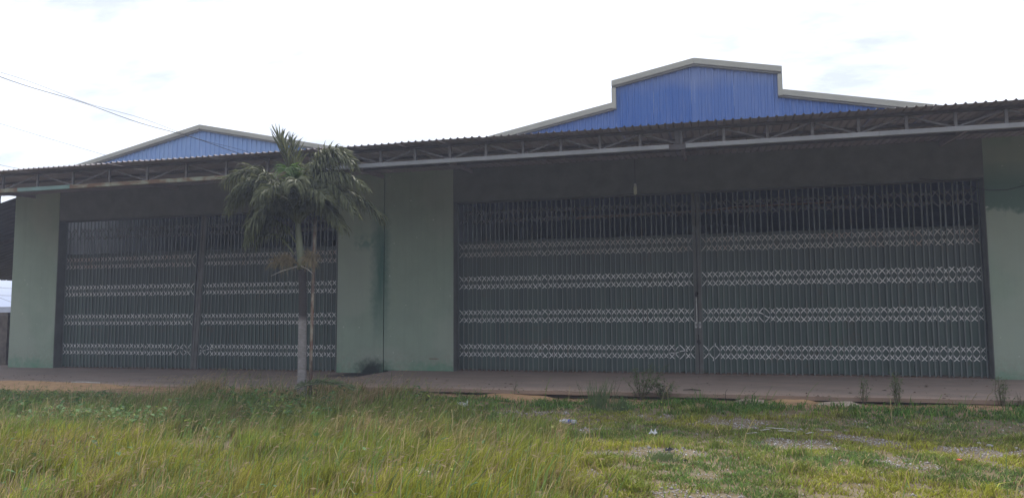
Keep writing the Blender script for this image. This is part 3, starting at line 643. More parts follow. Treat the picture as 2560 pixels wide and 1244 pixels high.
FR = [
    (C0, V3(-8.68, 4.6, -0.05), V3(-8.98, 5.22, -0.05), dict(ll=0.6, droop=0.06, lift=0.1, stiff=0.55, bare=0.3, wid=0.014, npair=50)),
    (C0, V3(-8.50, 4.35, -0.1), V3(-8.68, 5.12, -0.1), dict(ll=0.5, droop=0.05, lift=0.1, stiff=0.7, bare=0.35, npair=36)),
    (C0, V3(-8.62, 4.85, -0.1), V3(-8.50, 4.40, -0.62), dict(ll=0.4, mat='frondyoung', droop=0.35, bare=0.42, npair=40)),
    (C0, V3(-9.15, 5.0, -0.1), V3(-10.10, 4.35, -0.3), {}),
    (C0, V3(-9.05, 4.8, -0.3), V3(-9.72, 3.95, -0.6), dict(ll=0.6, droop=0.8)),
    (C0, V3(-9.3, 4.75, 0.2), V3(-10.05, 4.1, 0.4), {}),
    (C0, V3(-9.0, 4.55, 0.0), V3(-9.6, 4.45, -0.1), dict(ll=0.6, droop=0.8)),
    (C0, V3(-8.95, 4.15, -0.4), V3(-9.25, 3.25, -0.7), dict(ll=0.5, droop=0.8)),
    (V3(-8.60, 2.75, -0.06), V3(-8.95, 3.45, -0.35), V3(-9.16, 2.95, -0.5), dict(ll=0.42, npair=40, droop=0.9)),
    (C0, V3(-8.15, 5.15, 0.0), V3(-7.5, 4.8, 0.0), dict(ll=0.62, droop=0.7)),
    (C0, V3(-8.25, 5.0, 0.2), V3(-7.75, 4.95, 0.25), dict(ll=0.5, droop=0.3)),
    (C0, V3(-7.9, 4.85, -0.2), V3(-6.92, 4.05, -0.3), dict(ll=0.58)),
    (C0, V3(-8.05, 4.6, -0.1), V3(-7.3, 4.3, -0.2), dict(ll=0.6, droop=0.8)),
    (C0, V3(-8.0, 4.35, -0.5), V3(-7.45, 3.75, -0.8), dict(ll=0.55, droop=0.8)),
    (C0, V3(-7.7, 4.55, 0.2), V3(-6.85, 3.5, 0.35), {}),
    (C0, V3(-8.45, 4.5, -0.7), V3(-8.75, 3.75, -1.15), dict(ll=0.46, droop=0.7)),
    (C0, V3(-8.2, 4.55, -0.6), V3(-7.95, 4.0, -1.1), dict(ll=0.5)),
    (C0, V3(-8.3, 4.7, 0.4), V3(-8.0, 4.3, 0.8), {}),
    (C0, V3(-8.95, 4.7, 0.4), V3(-9.4, 4.3, 0.8), {}),
    (C0, V3(-8.7, 4.7, 0.3), V3(-8.75, 4.75, 0.5), dict(ll=0.5)),
    (C0, V3(-9.2, 4.85, -0.2), V3(-9.85, 3.75, -0.45), dict(ll=0.5, droop=0.9, npair=70)),
    (C0, V3(-7.75, 4.8, -0.3), V3(-7.0, 3.5, -0.5), dict(ll=0.5, droop=0.9, npair=70)),
    (C0, V3(-9.0, 4.3, -0.5), V3(-9.15, 3.0, -0.8), dict(ll=0.5, droop=0.9, npair=80)),
    (C0, V3(-9.15, 4.2, -0.2), V3(-9.5, 3.05, -0.4), dict(ll=0.5, droop=0.9, npair=80)),
    (C0, V3(-7.95, 4.3, -0.3), V3(-7.25, 3.2, -0.5), dict(ll=0.5, droop=0.9, npair=80)),
    (V3(-8.58, 3.0, -0.05), V3(-8.9, 3.75, -0.3), V3(-9.3, 3.15, -0.5), dict(ll=0.5, droop=1.0)),
    (C0, V3(-8.9, 4.1, -0.1), V3(-9.15, 3.3, -0.3), dict(ll=0.5, droop=1.0)),
    (C0, V3(-8.1, 4.1, -0.2), V3(-7.5, 3.45, -0.4), dict(ll=0.52, droop=1.0)),
    (C0, V3(-8.0, 5.1, -0.1), V3(-7.3, 4.6, -0.1), dict(ll=0.6)),
    (C0, V3(-9.2, 4.55, -0.2), V3(-9.95, 3.75, -0.4), dict(ll=0.6, droop=0.9)),
    (C0, V3(-8.9, 4.35, -0.2), V3(-9.5, 3.5, -0.3), dict(ll=0.55, droop=0.9)),
    (C0, V3(-7.95, 4.5, 0.1), V3(-7.2, 3.85, 0.1), dict(ll=0.6, droop=0.9)),
]
for i, (a, b_, c_, kw) in enumerate(FR): frond(a, b_, c_, seed=i + 3, **kw)
def flowers(start, ctr, rad_, n, seed):
    rr = random.Random(seed); b = MB(); a = Vector(start); ctr = Vector(ctr)
    b.tube([a, a.lerp(ctr, 0.5) + Vector((0, 0, 0.04)), ctr], [0.014, 0.011, 0.008], 6)
    for i in range(n):
        d = Vector((rr.gauss(0, 1), rr.gauss(0, 1), rr.gauss(0.1, 0.75))).normalized(); p0 = a.lerp(ctr, rr.uniform(0.5, 1)); p2 = p0 + d * rad_ * rr.uniform(0.5, 1.1)
        b.tube([p0, p0.lerp(p2, 0.5) + Vector((0, 0, 0.03)), p2 - Vector((0, 0, 0.05))], [0.006, 0.0045, 0.003], 3, False)
    b.build('flower_cluster', 'dry', PT)
flowers(V3(-8.50, 2.56, -0.06), V3(-8.95, 2.60, -0.2), 0.25, 170, 1); flowers(V3(-8.42, 2.56, -0.06), V3(-8.08, 2.70, -0.2), 0.24, 190, 2)
flowers(V3(-8.48, 2.54, -0.08), V3(-8.72, 2.70, -0.25), 0.19, 110, 3)
for (c_, e_) in ((V3(-8.5, 2.5, -0.1), V3(-8.98, 2.3, -0.3)), (V3(-8.4, 2.5, -0.1), V3(-8.02, 2.33, -0.3))):
    MB().tube([c_, c_.lerp(e_, 0.6) + Vector((0, 0, 0.02)), e_], [0.012, 0.008, 0.004], 5).build('dead_stalk', 'drywood', PT)
PO = MB().tube([V3(-8.262, -0.35, 0.08), V3(-8.258, 0.6, 0.08), V3(-8.25, 1.4, 0.08), V3(-8.232, 2.5, 0.08), V3(-8.205, 3.56, 0.08)], 0.032, 14).build('support_pole', 'pole', None, True)
tag(PO, 'thin rusty iron pole standing close beside the palm trunk', 'pole')

# ------------------------------------------------------------------ overhead cables
def sag(a, b_, s, n=24, wig=0.0, seed=0):
    a, b_ = Vector(a), Vector(b_); rr = random.Random(seed); out = []; ph = rr.uniform(0, 6)
    for i in range(n + 1):
        t = i / n; p = a.lerp(b_, t); p.z -= s * 4 * t * (1 - t); p.z += wig * math.sin(t * 31 + ph); p.x += wig * 0.5 * math.sin(t * 23 + ph); out.append(tuple(p))
    return out
A_ = (-15.5, -12.1, 7.05); B_ = (-9.74, -3.86, 4.93)
o = MB().tube(sag(A_, B_, 0.12, 60, 0.018, 1), 0.0065, 5).build('overhead_cable', 'cable'); tag(o, 'thicker of two twisted black cables dropping from upper left to the canopy truss', 'cable', 'cables to the canopy')
o = MB().tube(sag((-15.5, -12.1, 7.10), (-9.74, -3.86, 4.97), 0.10, 60, 0.024, 5), 0.004, 5).build('overhead_cable', 'cable'); tag(o, 'thinner of two twisted black cables dropping from upper left to the canopy truss', 'cable', 'cables to the canopy')
o = MB().tube(sag((-66, 25, 20.6), (-30, 25, 9.4), 0.3), 0.015, 5).build('overhead_cable', 'cable'); tag(o, 'faint straight wire running down behind the left gable', 'cable')
o = MB().tube(sag((-62, 25, 15.1), (-40, 25, 10.3), 0.1), 0.013, 5).build('overhead_cable', 'cable'); tag(o, 'faint wire low at the left edge above the canopy corner', 'cable')
for i, (za, zb) in enumerate(((6.3, 6.1), (5.05, 4.95), (4.5, 3.7))):
    o = MB().tube(sag((-135, 80, za + (za - zb) * 8), (-95, 80, zb - (za - zb) * 6), 0.1), 0.03, 5).build('overhead_cable', 'cable')
    tag(o, ('highest', 'middle', 'lowest, slanting')[i] + ' of three far wires seen in the gap left of the sheds', 'cable', 'far wires')

# ------------------------------------------------------------------ far left corner
PO2 = thing('gate_post', 'weathered brown concrete post at the left edge beyond the corner pillar', 'post', (-23.5, 1.9, -0.2))
MB().box(-23.69, -23.29, 1.75, 2.15, -0.26, 1.55).build('shaft', 'post', PO2); MB().box(-23.73, -23.25, 1.71, 2.19, 1.552, 1.64).build('cap', 'post', PO2)
def stone(name, loc, size, mat, seed, flat=0.7):
    rr = random.Random(seed); b = MB(); n1_, n2_ = 5, 8
    b.v.append((0, 0, -flat))
    for i in range(1, n1_):
        for j in range(n2_):
            t = math.pi * i / n1_; p_ = 2 * math.pi * j / n2_; q = rr.uniform(0.78, 1.1)
            b.v.append((math.sin(t) * math.cos(p_) * q, math.sin(t) * math.sin(p_) * q, -math.cos(t) * flat * q))
    b.v.append((0, 0, flat)); last = len(b.v) - 1
    for j in range(n2_):
        j2 = (j + 1) % n2_; b.f.append((0, 1 + j2, 1 + j)); b.f.append((last, 1 + (n1_ - 2) * n2_ + j, 1 + (n1_ - 2) * n2_ + j2))
        for i in range(n1_ - 2): b.f.append((1 + i * n2_ + j, 1 + i * n2_ + j2, 1 + (i + 1) * n2_ + j2, 1 + (i + 1) * n2_ + j))
    b.v = [(x * size[0], y * size[1], z * size[2]) for x, y, z in b.v]
    o = b.build(name, mat); o.location = loc; o.rotation_euler.z = rr.uniform(0, 6); return o
tag(stone('dark_boulder', (-23.75, 1.4, 0.0), (0.24, 0.24, 0.32), 'chain', 3), 'dark rounded lump at the foot of the concrete post', 'rock')
b = MB()
rr = random.Random(4)
for i in range(220):
    x = -170 + i * 0.6 + rr.uniform(-.3, .3); h = 3.2 + 1.3 * math.sin(i * 0.35) + rr.uniform(-.6, .6); y = 150 + rr.uniform(-4, 4)
    b.tube([(x, y, -0.3), (x, y, h * 0.5), (x + rr.uniform(-.5, .5), y, h * 0.85), (x, y, h)], [0.9, 1.3, 1.0, 0.1], 6)
for i in range(300):                              # unseen trees added to block low sky and darken the walls
    a = R(-150 + 300 * i / 299) + rr.uniform(-.01, .01); q = rr.uniform(46, 58); x = q * 1.5 * math.sin(a) ; y = CAMY - 4 - q * 0.75 * math.cos(a) * (1 if math.cos(a) > 0 else 0.4)
    if y > -38 and x < 45: continue
    h = 12.5 + 2.5 * math.sin(i * 0.7) + rr.uniform(-1.5, 1.5)
    b.tube([(x, y, -0.3), (x + rr.uniform(-.4, .4), y, h * 0.3), (x + rr.uniform(-.5, .5), y, h * 0.6), (x, y, h * 0.85), (x, y, h)], [1.2, 2.4, 2.8, 1.9, 0.3], 7)
o = b.build('far_and_added_trees', 'far_and_added_veg'); o['kind'] = 'stuff'; tag(o, 'far trees in the gap at the left edge, plus an unseen belt added to shade the walls', 'trees')
FB = thing('far_building', 'far low pale building in the gap at the left edge', 'building', (-140, 110, 0))
MB().box(-175, -120, 110, 116, -0.3, 3.3).build('wall', 'farwall', FB); MB().prism([(-176, 3.31), (-119, 3.31), (-119, 3.55), (-176, 3.55)], 108.5, 117).build('roof', 'steeldim', FB)

# ------------------------------------------------------------------ grass and weeds
def tallness(x, y):
    bx = np.interp(y, [-14.5, -11.5, -8.0, -6.0, -4.6, -3.9], [-0.6, -1.05, -1.8, -3.9, -5.6, -6.4])
    return np.clip((bx - x + 1.3 * (fbm(x, y, 0.9, 7) - 0.5)) / 0.7, 0, 1)
def sample(n, power=1.0):
    r_ = 4.2 + (14.6 - 4.2) * rng.random(n) ** power; y = r_ + CAMY; x = -1.24 * r_ - 0.8 + (1.64 * r_ + 1.6) * rng.random(n); return x, y
N = 640000
x, y = sample(N, 0.9)
T = tallness(x, y); cl = fbm(x, y, 1.6, 21); cl2 = vnoise(x, y, 6.0, 30); lush = np.clip((y + 5.9 + 1.6 * (fbm(x, y, 1.2, 40) - 0.5)) / 0.7, 0, 1) * (x > -6.5)
gap = fbm(x, y, 1.1, 60) + 0.045 * np.clip((-y - 8.6) / 1.5, 0, 1) - 0.02 * np.clip((y + 7.6) / 1.0, 0, 1)                                   # gravel and bare ground on the right
bare = np.clip((gap - 0.535) / 0.07, 0, 1) * (1 - T) * (1 - lush * 0.85)
den = np.where(T > 0.4, 0.35 + 0.65 * np.clip((cl - 0.30) / 0.2, 0, 1), 0.95) * (1 - 0.95 * bare) * np.clip((cl2 - 0.12) * 1.6, 0.06, 1)
hole = np.clip((fbm(x, y, 0.9, 230) - 0.615) / 0.04, 0, 1); den *= 1 - 0.85 * hole * (T > 0.4)      # trodden and bare spots
edge = np.clip((y + 4.75 + 0.5 * (fbm(x, y, 1.4, 80) - 0.5)) / 0.35, 0, 1)     # thin out at the apron
midx = (x > -12.5) & (x < -6.2)
patch = np.clip((fbm(x, y, 1.7, 44) - 0.33) / 0.12, 0.3, 1); den *= np.where((T <= 0.4) & (y > -6.6), patch, 1.0)
den *= 1 - edge * np.where(midx, 0.45, np.where(vnoise(x, y * 0 + 3, 0.6, 90) > 0.42, 0.95, 0.6))
far_l = (x <= -11.5) & (y > -5.15 + 0.25 * (vnoise(x, y, 1.5, 91) - 0.5)); den = np.where(far_l, den * 0.06, den)
keep = rng.random(N) < den; x, y, T, cl, cl2, lush, gap, edge, midx = (q[keep] for q in (x, y, T, cl, cl2, lush, gap, edge, midx)); n = len(x)
z0 = ground_z(x, y) - 0.01
hm = 0.6 * fbm(x, y, 2.2, 33) + 0.4 * vnoise(x, y, 7.5, 35)                                    # clumps of taller and shorter growth
short_h = 0.03 + 0.035 * rng.random(n) + 0.05 * np.clip((cl - 0.5) * 5, 0, 1) * rng.random(n)
tall_h = (0.07 + 0.30 * np.clip(hm * 1.7 - 0.35, 0.05, 1)) * rng.uniform(0.45, 1.25, n)
h = short_h + (np.maximum(tall_h, short_h) - short_h) * np.clip(T * 1.3, 0, 1)
h = np.where((lush > 0.5) & (T <= 0.5), 0.03 + 0.17 * rng.random(n) * np.clip(hm * 1.9 - 0.35, 0.1, 1.3), h); h *= 1 - 0.35 * edge * ~midx
h = np.where(x < -10.8, h * np.clip((-y - 4.6) / 2.4, 0.28, 1), h)
tuft = (T <= 0.5) & (vnoise(x, y, 3.2, 55) > 0.84); h = np.where(tuft, h * 2.2, h)
az = rng.uniform(0, 2 * np.pi, n); lean = np.where(T > 0.5, rng.uniform(0.1, 0.6, n), rng.uniform(0.2, 1.1, n))
lxv = np.cos(az) * lean + np.where(T > 0.5, 0.36, 0.1); lyv = np.sin(az) * lean * 0.8
w = np.where(T > 0.5, rng.uniform(0.0028, 0.0058, n), rng.uniform(0.004, 0.0075, n)); w = np.where(lush > 0.5, w * 1.25, w)
a2 = rng.uniform(0, np.pi, n); wx, wy = np.cos(a2) * w, np.sin(a2) * w
B0 = np.c_[x, y, z0]; mid = B0 + np.c_[lxv * h * 0.35, lyv * h * 0.35, h * 0.6]; tip = B0 + np.c_[lxv * h * 1.05, lyv * h * 1.05, h * (1 - 0.22 * np.hypot(lxv, lyv))]
W = np.c_[wx, wy, 0 * wx]
V = np.stack([B0 - W, B0 + W, mid - W * 0.8, mid + W * 0.8, tip], 1).reshape(-1, 3)
i0 = np.arange(n) * 5
F4 = np.stack([i0, i0 + 1, i0 + 3, i0 + 2], 1); F3 = np.stack([i0 + 2, i0 + 3, i0 + 4], 1)
GREEN, YEL, DRY, LUSH, BROWN = (np.array(q) for q in ((0.14, 0.225, 0.05), (0.295, 0.305, 0.04), (0.44, 0.34, 0.17), (0.10, 0.20, 0.034), (0.22, 0.14, 0.07)))
yel = np.clip((-y - 8.7 + 3.0 * (fbm(x, y, 0.5, 110) - 0.5)) / 1.8, 0, 1)
colr = GREEN + (YEL - GREEN) * yel[:, None]
mid_g = np.clip((x + 9) / 3, 0, 1)[:, None] * (T > 0.5)[:, None]; colr = colr + (YEL * 0.85 + GREEN * 0.1 - colr) * mid_g * 0.55
short = (T <= 0.5)[:, None]; colr = np.where(short, GREEN * 0.9 + (YEL - GREEN * 0.9) * np.clip((fbm(x, y, 0.8, 120) - 0.27) / 0.2, 0, 1)[:, None], colr)
colr = colr + (LUSH - colr) * (lush * (T <= 0.5) * np.clip((y + 6.6) / 1.2, 0, 1))[:, None]
dryp = 0.07 + 0.3 * edge * (T > 0.5) + 0.32 * np.clip((fbm(x, y, 1.0, 130) - 0.52) / 0.1, 0, 1) * (T > 0.5) + 0.45 * (midx & (y > -5.9)) + 0.10 * (T <= 0.5) * (1 - lush)
pg = np.clip((fbm(x, y, 0.65, 150) - 0.50) / 0.12, 0, 1)[:, None]; colr = colr + (GREEN * 1.05 - colr) * pg * 0.45      # greener stands
pb = np.clip((fbm(x, y, 1.3, 160) - 0.55) / 0.1, 0, 1)[:, None] * (T > 0.5)[:, None]; colr = colr + (np.array([0.25, 0.19, 0.075]) - colr) * pb * 0.45
isd = rng.random(n) < dryp; colr = np.where(isd[:, None], np.where((rng.random(n) < 0.3)[:, None], BROWN, DRY), colr)
colr = colr * rng.uniform(0.5, 1.45, n)[:, None] * (0.6 + 0.8 * fbm(x, y, 3.0, 140))[:, None]
o = link('grass', np_mesh('grass', V, [F4, F3], np.repeat(colr, 5, 0), 'grass'), None); o['kind'] = 'stuff'; tag(o, 'wild grass covering the ground before the sheds, tall on the left', 'grass')
NW = 4200
x, y = sample(NW, 0.95); T = tallness(x, y); keep = rng.random(NW) < (T * 0.8 + 0.04); x, y = x[keep], y[keep]; n = len(x)
h = rng.uniform(0.28, 0.52, n) * np.where(x < -10.8, np.clip((-y - 4.6) / 2.4, 0.28, 1), 1); az = rng.uniform(0, 6.28, n); l_ = rng.uniform(0.15, 0.7, n); lx_ = np.cos(az) * l_ + 0.35; ly_ = np.sin(az) * l_ * 0.6; w = rng.uniform(0.003, 0.0055, n)
P0 = np.c_[x, y, ground_z(x, y)]; W = np.c_[w, 0 * w, 0 * w]; P1 = P0 + np.c_[lx_ * h * 0.2, ly_ * h * 0.2, h * 0.5]; P2 = P0 + np.c_[lx_ * h * 0.6, ly_ * h * 0.6, h * 0.88]; P3 = P0 + np.c_[lx_ * h * 1.15, ly_ * h * 1.15, h * rng.uniform(0.75, 1.0, n)]
V = np.stack([P0 - W, P0 + W, P1 - W, P1 + W, P2 - W * 0.7, P2 + W * 0.7, P3], 1).reshape(-1, 3); i0 = np.arange(n) * 7
tint = np.where((rng.random(n) < 0.3)[:, None], np.array([0.36, 0.30, 0.15]), np.array([0.15, 0.23, 0.06])) * rng.uniform(0.6, 1.3, n)[:, None]
o = link('long_grass_blades', np_mesh('wisp', V, [np.concatenate([np.stack([i0, i0 + 1, i0 + 3, i0 + 2], 1), np.stack([i0 + 2, i0 + 3, i0 + 5, i0 + 4], 1)]), np.stack([i0 + 4, i0 + 5, i0 + 6], 1)], np.repeat(tint, 7, 0), 'grass'), None); o['kind'] = 'stuff'; tag(o, 'long wispy blades standing above the wild grass', 'grass')
# seed heads on thin bent stalks, leaning with the wind
N = 9000
x, y = sample(N, 0.95); T = tallness(x, y); keep = rng.random(N) < T * (0.25 + 0.75 * (fbm(x, y, 1.0, 130) > 0.45)) * np.where(y > -6.6, 1, 0.55) * np.where((x < -11.5) & (y > -5.3), 0.15, 1); x, y = x[keep], y[keep]; n = len(x)
z0 = ground_z(x, y); h = rng.uniform(0.26, 0.5, n) * np.where(y > -6.4, 1.0, 0.85) * np.where(x < -11.5, np.clip((-y - 4.2) / 2.4, 0.4, 1), 1); ln = rng.uniform(0.25, 0.75, n); ly = rng.uniform(-0.2, 0.2, n); w = 0.0016
P0 = np.c_[x, y, z0]; P1 = P0 + np.c_[ln * h * 0.3, ly * h * 0.3, h * 0.6]; P2 = P0 + np.c_[ln * h * 0.75, ly * h * 0.7, h * 0.92]; P3 = P2 + np.c_[0.055 * (0.6 + ln), ly * 0.05, rng.uniform(-0.02, 0.045, n)]
sx = np.c_[np.full(n, w), np.zeros(n), np.zeros(n)]; hd = np.c_[np.full(n, 0.0), np.zeros(n), rng.uniform(0.004, 0.009, n)]; pm = (P2 + P3) / 2
V = np.stack([P0 - sx, P0 + sx, P1 - sx, P1 + sx, P2 - sx, P2 + sx, pm - hd, pm + hd, P3], 1).reshape(-1, 3); i0 = np.arange(n) * 9
F4 = np.concatenate([np.stack([i0, i0 + 1, i0 + 3, i0 + 2], 1), np.stack([i0 + 2, i0 + 3, i0 + 5, i0 + 4], 1), np.stack([i0 + 4, i0 + 6, i0 + 8, i0 + 7], 1)])
tint = np.where((rng.random(n) < 0.6)[:, None], np.array([0.36, 0.28, 0.17]), np.array([0.24, 0.22, 0.10])) * rng.uniform(0.7, 1.2, n)[:, None]
o = link('grass_seed_heads', np_mesh('seed', V, [F4], np.repeat(tint, 9, 0), 'grass'), None); o['kind'] = 'stuff'; tag(o, 'dry beige seed heads leaning right above the tall grass', 'grass')
# broad leaves of creeping weeds, mostly on the left and along the right apron
N = 42000
x, y = sample(N, 0.9); T = tallness(x, y)
wl = np.clip((fbm(x, y, 0.8, 200) - 0.43) / 0.1, 0, 1) * ((x < -5.8) & (y < -5.2) & (y > -9.3)) * 0.6 + 0.4 * ((y > -5.9) & (x > -6) & (fbm(x, y, 1.0, 210) > 0.47)) + 0.008
keep = rng.random(N) < wl; x, y, T = x[keep], y[keep], T[keep]; n = len(x)
big = T > 0.5; s = np.where(big, rng.uniform(0.018, 0.045, n), rng.uniform(0.010, 0.02, n)); z = ground_z(x, y) + np.where(big, rng.uniform(0.06, 0.27, n) * np.where(x < -10.8, np.clip((-y - 4.6) / 2.4, 0.3, 1), 1), rng.uniform(0.03, 0.12, n))
an = rng.uniform(0, 2 * np.pi, n); ti = rng.uniform(-0.7, 0.7, n); c_, s_ = np.cos(an), np.sin(an)
prof = [(-1, 0), (-0.55, 0.75), (0.25, 0.7), (1.2, 0), (0.25, -0.7), (-0.55, -0.75)]
V = np.stack([np.c_[x + s * (a * c_ - b_ * s_), y + s * (a * s_ + b_ * c_), z + s * (a * ti + abs(b_) * 0.35)] for a, b_ in prof], 1).reshape(-1, 3); i0 = np.arange(n) * 6
F4 = np.concatenate([np.stack([i0, i0 + 1, i0 + 2, i0 + 3], 1), np.stack([i0, i0 + 3, i0 + 4, i0 + 5], 1)])
tint = np.where((rng.random(n) < 0.06)[:, None], np.array([0.26, 0.33, 0.06]), np.array([0.10, 0.18, 0.062])) * rng.uniform(0.6, 1.35, n)[:, None]
o = link('creeping_weeds', np_mesh('creeper', V, [F4], np.repeat(tint, 6, 0), 'vine'), None); o['kind'] = 'stuff'; tag(o, 'low broad-leaved creeping weeds among the grass', 'weeds')
# gravel
N = 110000
x, y = sample(N, 0.85); T = tallness(x, y); gap = fbm(x, y, 1.1, 60) + 0.045 * np.clip((-y - 8.6) / 1.5, 0, 1) - 0.02 * np.clip((y + 7.6) / 1.0, 0, 1); keep = rng.random(N) < (np.clip((gap - 0.51) / 0.08, 0, 1) * 0.8 + 0.035) * (1 - T) * (y < -5.6); x, y = x[keep], y[keep]; n = len(x)
s = rng.uniform(0.005, 0.015, n) * np.where(rng.random(n) < 0.06, 1.9, 1); z = ground_z(x, y) + s * 0.3; dirs = np.array([(1, 0, 0), (-1, 0, 0), (0, 1, 0), (0, -1, 0), (0, 0, 0.7), (0, 0, -0.7)], float)
an = rng.uniform(0, 6.28, n); V = []
for d in dirs:
    q = s * rng.uniform(0.6, 1.3, n); V.append(np.c_[x + q * (d[0] * np.cos(an) - d[1] * np.sin(an)), y + q * (d[0] * np.sin(an) + d[1] * np.cos(an)), z + q * d[2]])
V = np.stack(V, 1).reshape(-1, 3); i0 = np.arange(n) * 6
F3 = np.concatenate([np.stack([i0 + a, i0 + b_, i0 + c_], 1) for a, b_, c_ in ((0, 2, 4), (2, 1, 4), (1, 3, 4), (3, 0, 4), (2, 0, 5), (1, 2, 5), (3, 1, 5), (0, 3, 5))])
o = link('gravel', np_mesh('gravel', V, [F3], mat='gravel'), None); o['kind'] = 'stuff'; tag(o, 'grey gravel showing through the short grass on the right', 'gravel')

# ------------------------------------------------------------------ weeds at the apron edge
def weed(label, xb, yb, zb, h, spread, nst, nleaf, seed, lsize=0.022, group='weeds along the pavement edge'):
    rr = random.Random(seed); t = thing('weed_plant', label, 'weed', (xb, yb, zb), group); st = MB(); lf = MB()
    for i in range(nst):
        a = rr.uniform(0, 6.28); q = spread * rr.uniform(0.2, 1); hh = h * rr.uniform(0.6, 1.0); p0 = Vector((xb + rr.uniform(-.03, .03) , yb + rr.uniform(-.03, .03), zb - 0.02))
        p2 = p0 + Vector((math.cos(a) * q + 0.04 * h, math.sin(a) * q * 0.6, hh)); p1 = p0.lerp(p2, 0.5) + Vector((rr.uniform(-.04, .04), rr.uniform(-.04, .04), 0.03)); st.tube([p0, p1, p2], [0.005, 0.004, 0.0015], 4)
        for j in range(nleaf // nst):
            tt = rr.uniform(0.3, 1); p = bez(p0, p1, p2, tt) + Vector((rr.gauss(0, 0.035), rr.gauss(0, 0.035), rr.gauss(0, 0.02)))
            d = Vector((rr.gauss(0, 1), rr.gauss(0, 1), rr.gauss(0, 0.5))).normalized(); s_ = d.cross(Vector((0, 0, 1))).normalized(); e_ = lsize * rr.uniform(0.6, 1.4); k0 = len(lf.v)
            lf.v += [tuple(p), tuple(p + d * e_ + s_ * e_ * 0.42), tuple(p + d * e_ * 2.2 - Vector((0, 0, e_ * 0.4))), tuple(p + d * e_ - s_ * e_ * 0.42)]; lf.f.append((k0, k0 + 1, k0 + 2, k0 + 3))
    st.build('stem', 'stalk', t); lf.build('foliage', 'weed', t); return t
ge = -0.13
weed('tallest bushy weed at the pavement edge before the right gate', -1.52, -4.2, ge, 0.72, 0.42, 14, 560, 1, 0.027)
weed('second bushy weed just right of the tallest one', -1.12, -4.22, ge, 0.52, 0.28, 10, 320, 2, 0.027)
weed('thin weed with few leaves just left of the tallest bushy weed', -2.05, -4.25, ge, 0.55, 0.15, 4, 30, 3)
weed('slender weed left of the tall pair before the right leaf', 2.30, -4.2, ge, 0.52, 0.12, 5, 130, 4)
weed('tall dense slender weed before the right leaf of the right gate', 2.82, -4.22, ge, 0.68, 0.14, 8, 330, 5)
weed('feathery weed at the corner of the right wall', 4.42, -4.15, ge, 0.58, 0.12, 8, 240, 6)
weed('short weed just right of the feathery corner weed', 4.72, -4.12, ge, 0.34, 0.08, 4, 50, 7)
weed('lone small weed before the left leaf of the right gate', -4.0, -4.1, ge, 0.36, 0.06, 3, 36, 8)
weed('thin upright weed before the central pillar', -6.5, -4.15, ge, 0.32, 0.03, 2, 30, 9, 0.014)
weed('low tuft weed at the pavement edge near the central pillar', -5.15, -4.15, ge, 0.16, 0.12, 6, 60, 10, 0.014)
weed('low weed at the far right end of the pavement edge', 5.0, -4.15, ge, 0.18, 0.1, 5, 40, 11, 0.016)
# tall grass tuft by the bushy weed
def tuft_plant(label, xb, yb, h, n_, spread, seed):
    rr = random.Random(seed); z = float(ground_z(xb, yb)); b = MB()
    for i in range(n_):
        a = rr.uniform(0, 6.28); q = rr.uniform(0, spread); hh = h * rr.uniform(0.5, 1); p = Vector((xb + rr.gauss(0, 0.08), yb + rr.gauss(0, 0.05), z - 0.01)); tp_ = p + Vector((math.cos(a) * q + 0.08, math.sin(a) * q * 0.5, hh)); md = p.lerp(tp_, 0.55) + Vector((0, 0, 0.06 * hh)); w_ = rr.uniform(0.003, 0.005); k0 = len(b.v)
        b.v += [tuple(p + Vector((-w_, 0, 0))), tuple(p + Vector((w_, 0, 0))), tuple(md + Vector((w_, 0, 0))), tuple(md + Vector((-w_, 0, 0))), tuple(tp_)]; b.f += [(k0, k0 + 1, k0 + 2, k0 + 3), (k0 + 3, k0 + 2, k0 + 4)]
    return tag(b.build('grass_tuft', 'weed'), label, 'grass', 'tall grass tufts')
tuft_plant('tall grass tuft standing before the bushiest weed', -2.15, -5.35, 0.62, 90, 0.3, 1)
tuft_plant('smaller grass tuft right of the tall tuft', -1.75, -5.5, 0.34, 70, 0.2, 2)
tuft_plant('dark green grass tuft among the gravel in the foreground', -0.75, -9.5, 0.13, 120, 0.12, 3)
# fallen frond at the palm foot
FF = thing('fallen_frond', 'fallen dark green palm frond lying at the foot of the palm', 'frond', (-7.6, -5.45, -0.15))
for (a, b_, c_, sd_) in (((-8.0, -5.45, 0.12), (-7.5, -5.45, 0.34), (-6.7, -5.55, 0.1), 1), ((-7.9, -5.6, 0.1), (-7.4, -5.6, 0.28), (-6.9, -5.4, 0.14), 2)):
    o = frond(a, b_, c_, ll=0.3, npair=30, mat='weed', droop=0.15, bare=0.05, lift=0.3, seed=60 + sd_, wid=0.011); o.parent = FF; o.matrix_parent_inverse = Matrix.Translation(-FF.location)
    o.name = 'leaflets'

# ------------------------------------------------------------------ litter, stones, broken concrete
def gz(x, y): return float(ground_z(x, y))
bx_, by_ = -2.33, -7.05; bz = gz(bx_, by_) + 0.075
BT = thing('plastic_bottle', 'empty clear plastic bottle with blue label lying in the grass', 'bottle', (bx_, by_, bz - 0.04))
pr = [(-0.125, 0.028), (-0.12, 0.036), (-0.06, 0.036), (0.05, 0.036), (0.085, 0.03), (0.105, 0.016), (0.115, 0.014)]
def on_axis(q, s): return (bx_ - q * 0.98, by_ - q * 0.1, bz + q * 0.05)
MB().tube([on_axis(q, 0) for q, _ in pr], [q[1] for q in pr], 14).build('body', 'clear', BT, True)
MB().tube([on_axis(q, 0) for q in (-0.05, 0.005)], 0.0368, 14, False).build('label', 'bluelabel', BT, True)
MB().tube([on_axis(q, 0) for q in (0.112, 0.135)], 0.018, 12).build('cap', 'plastic', BT, True)
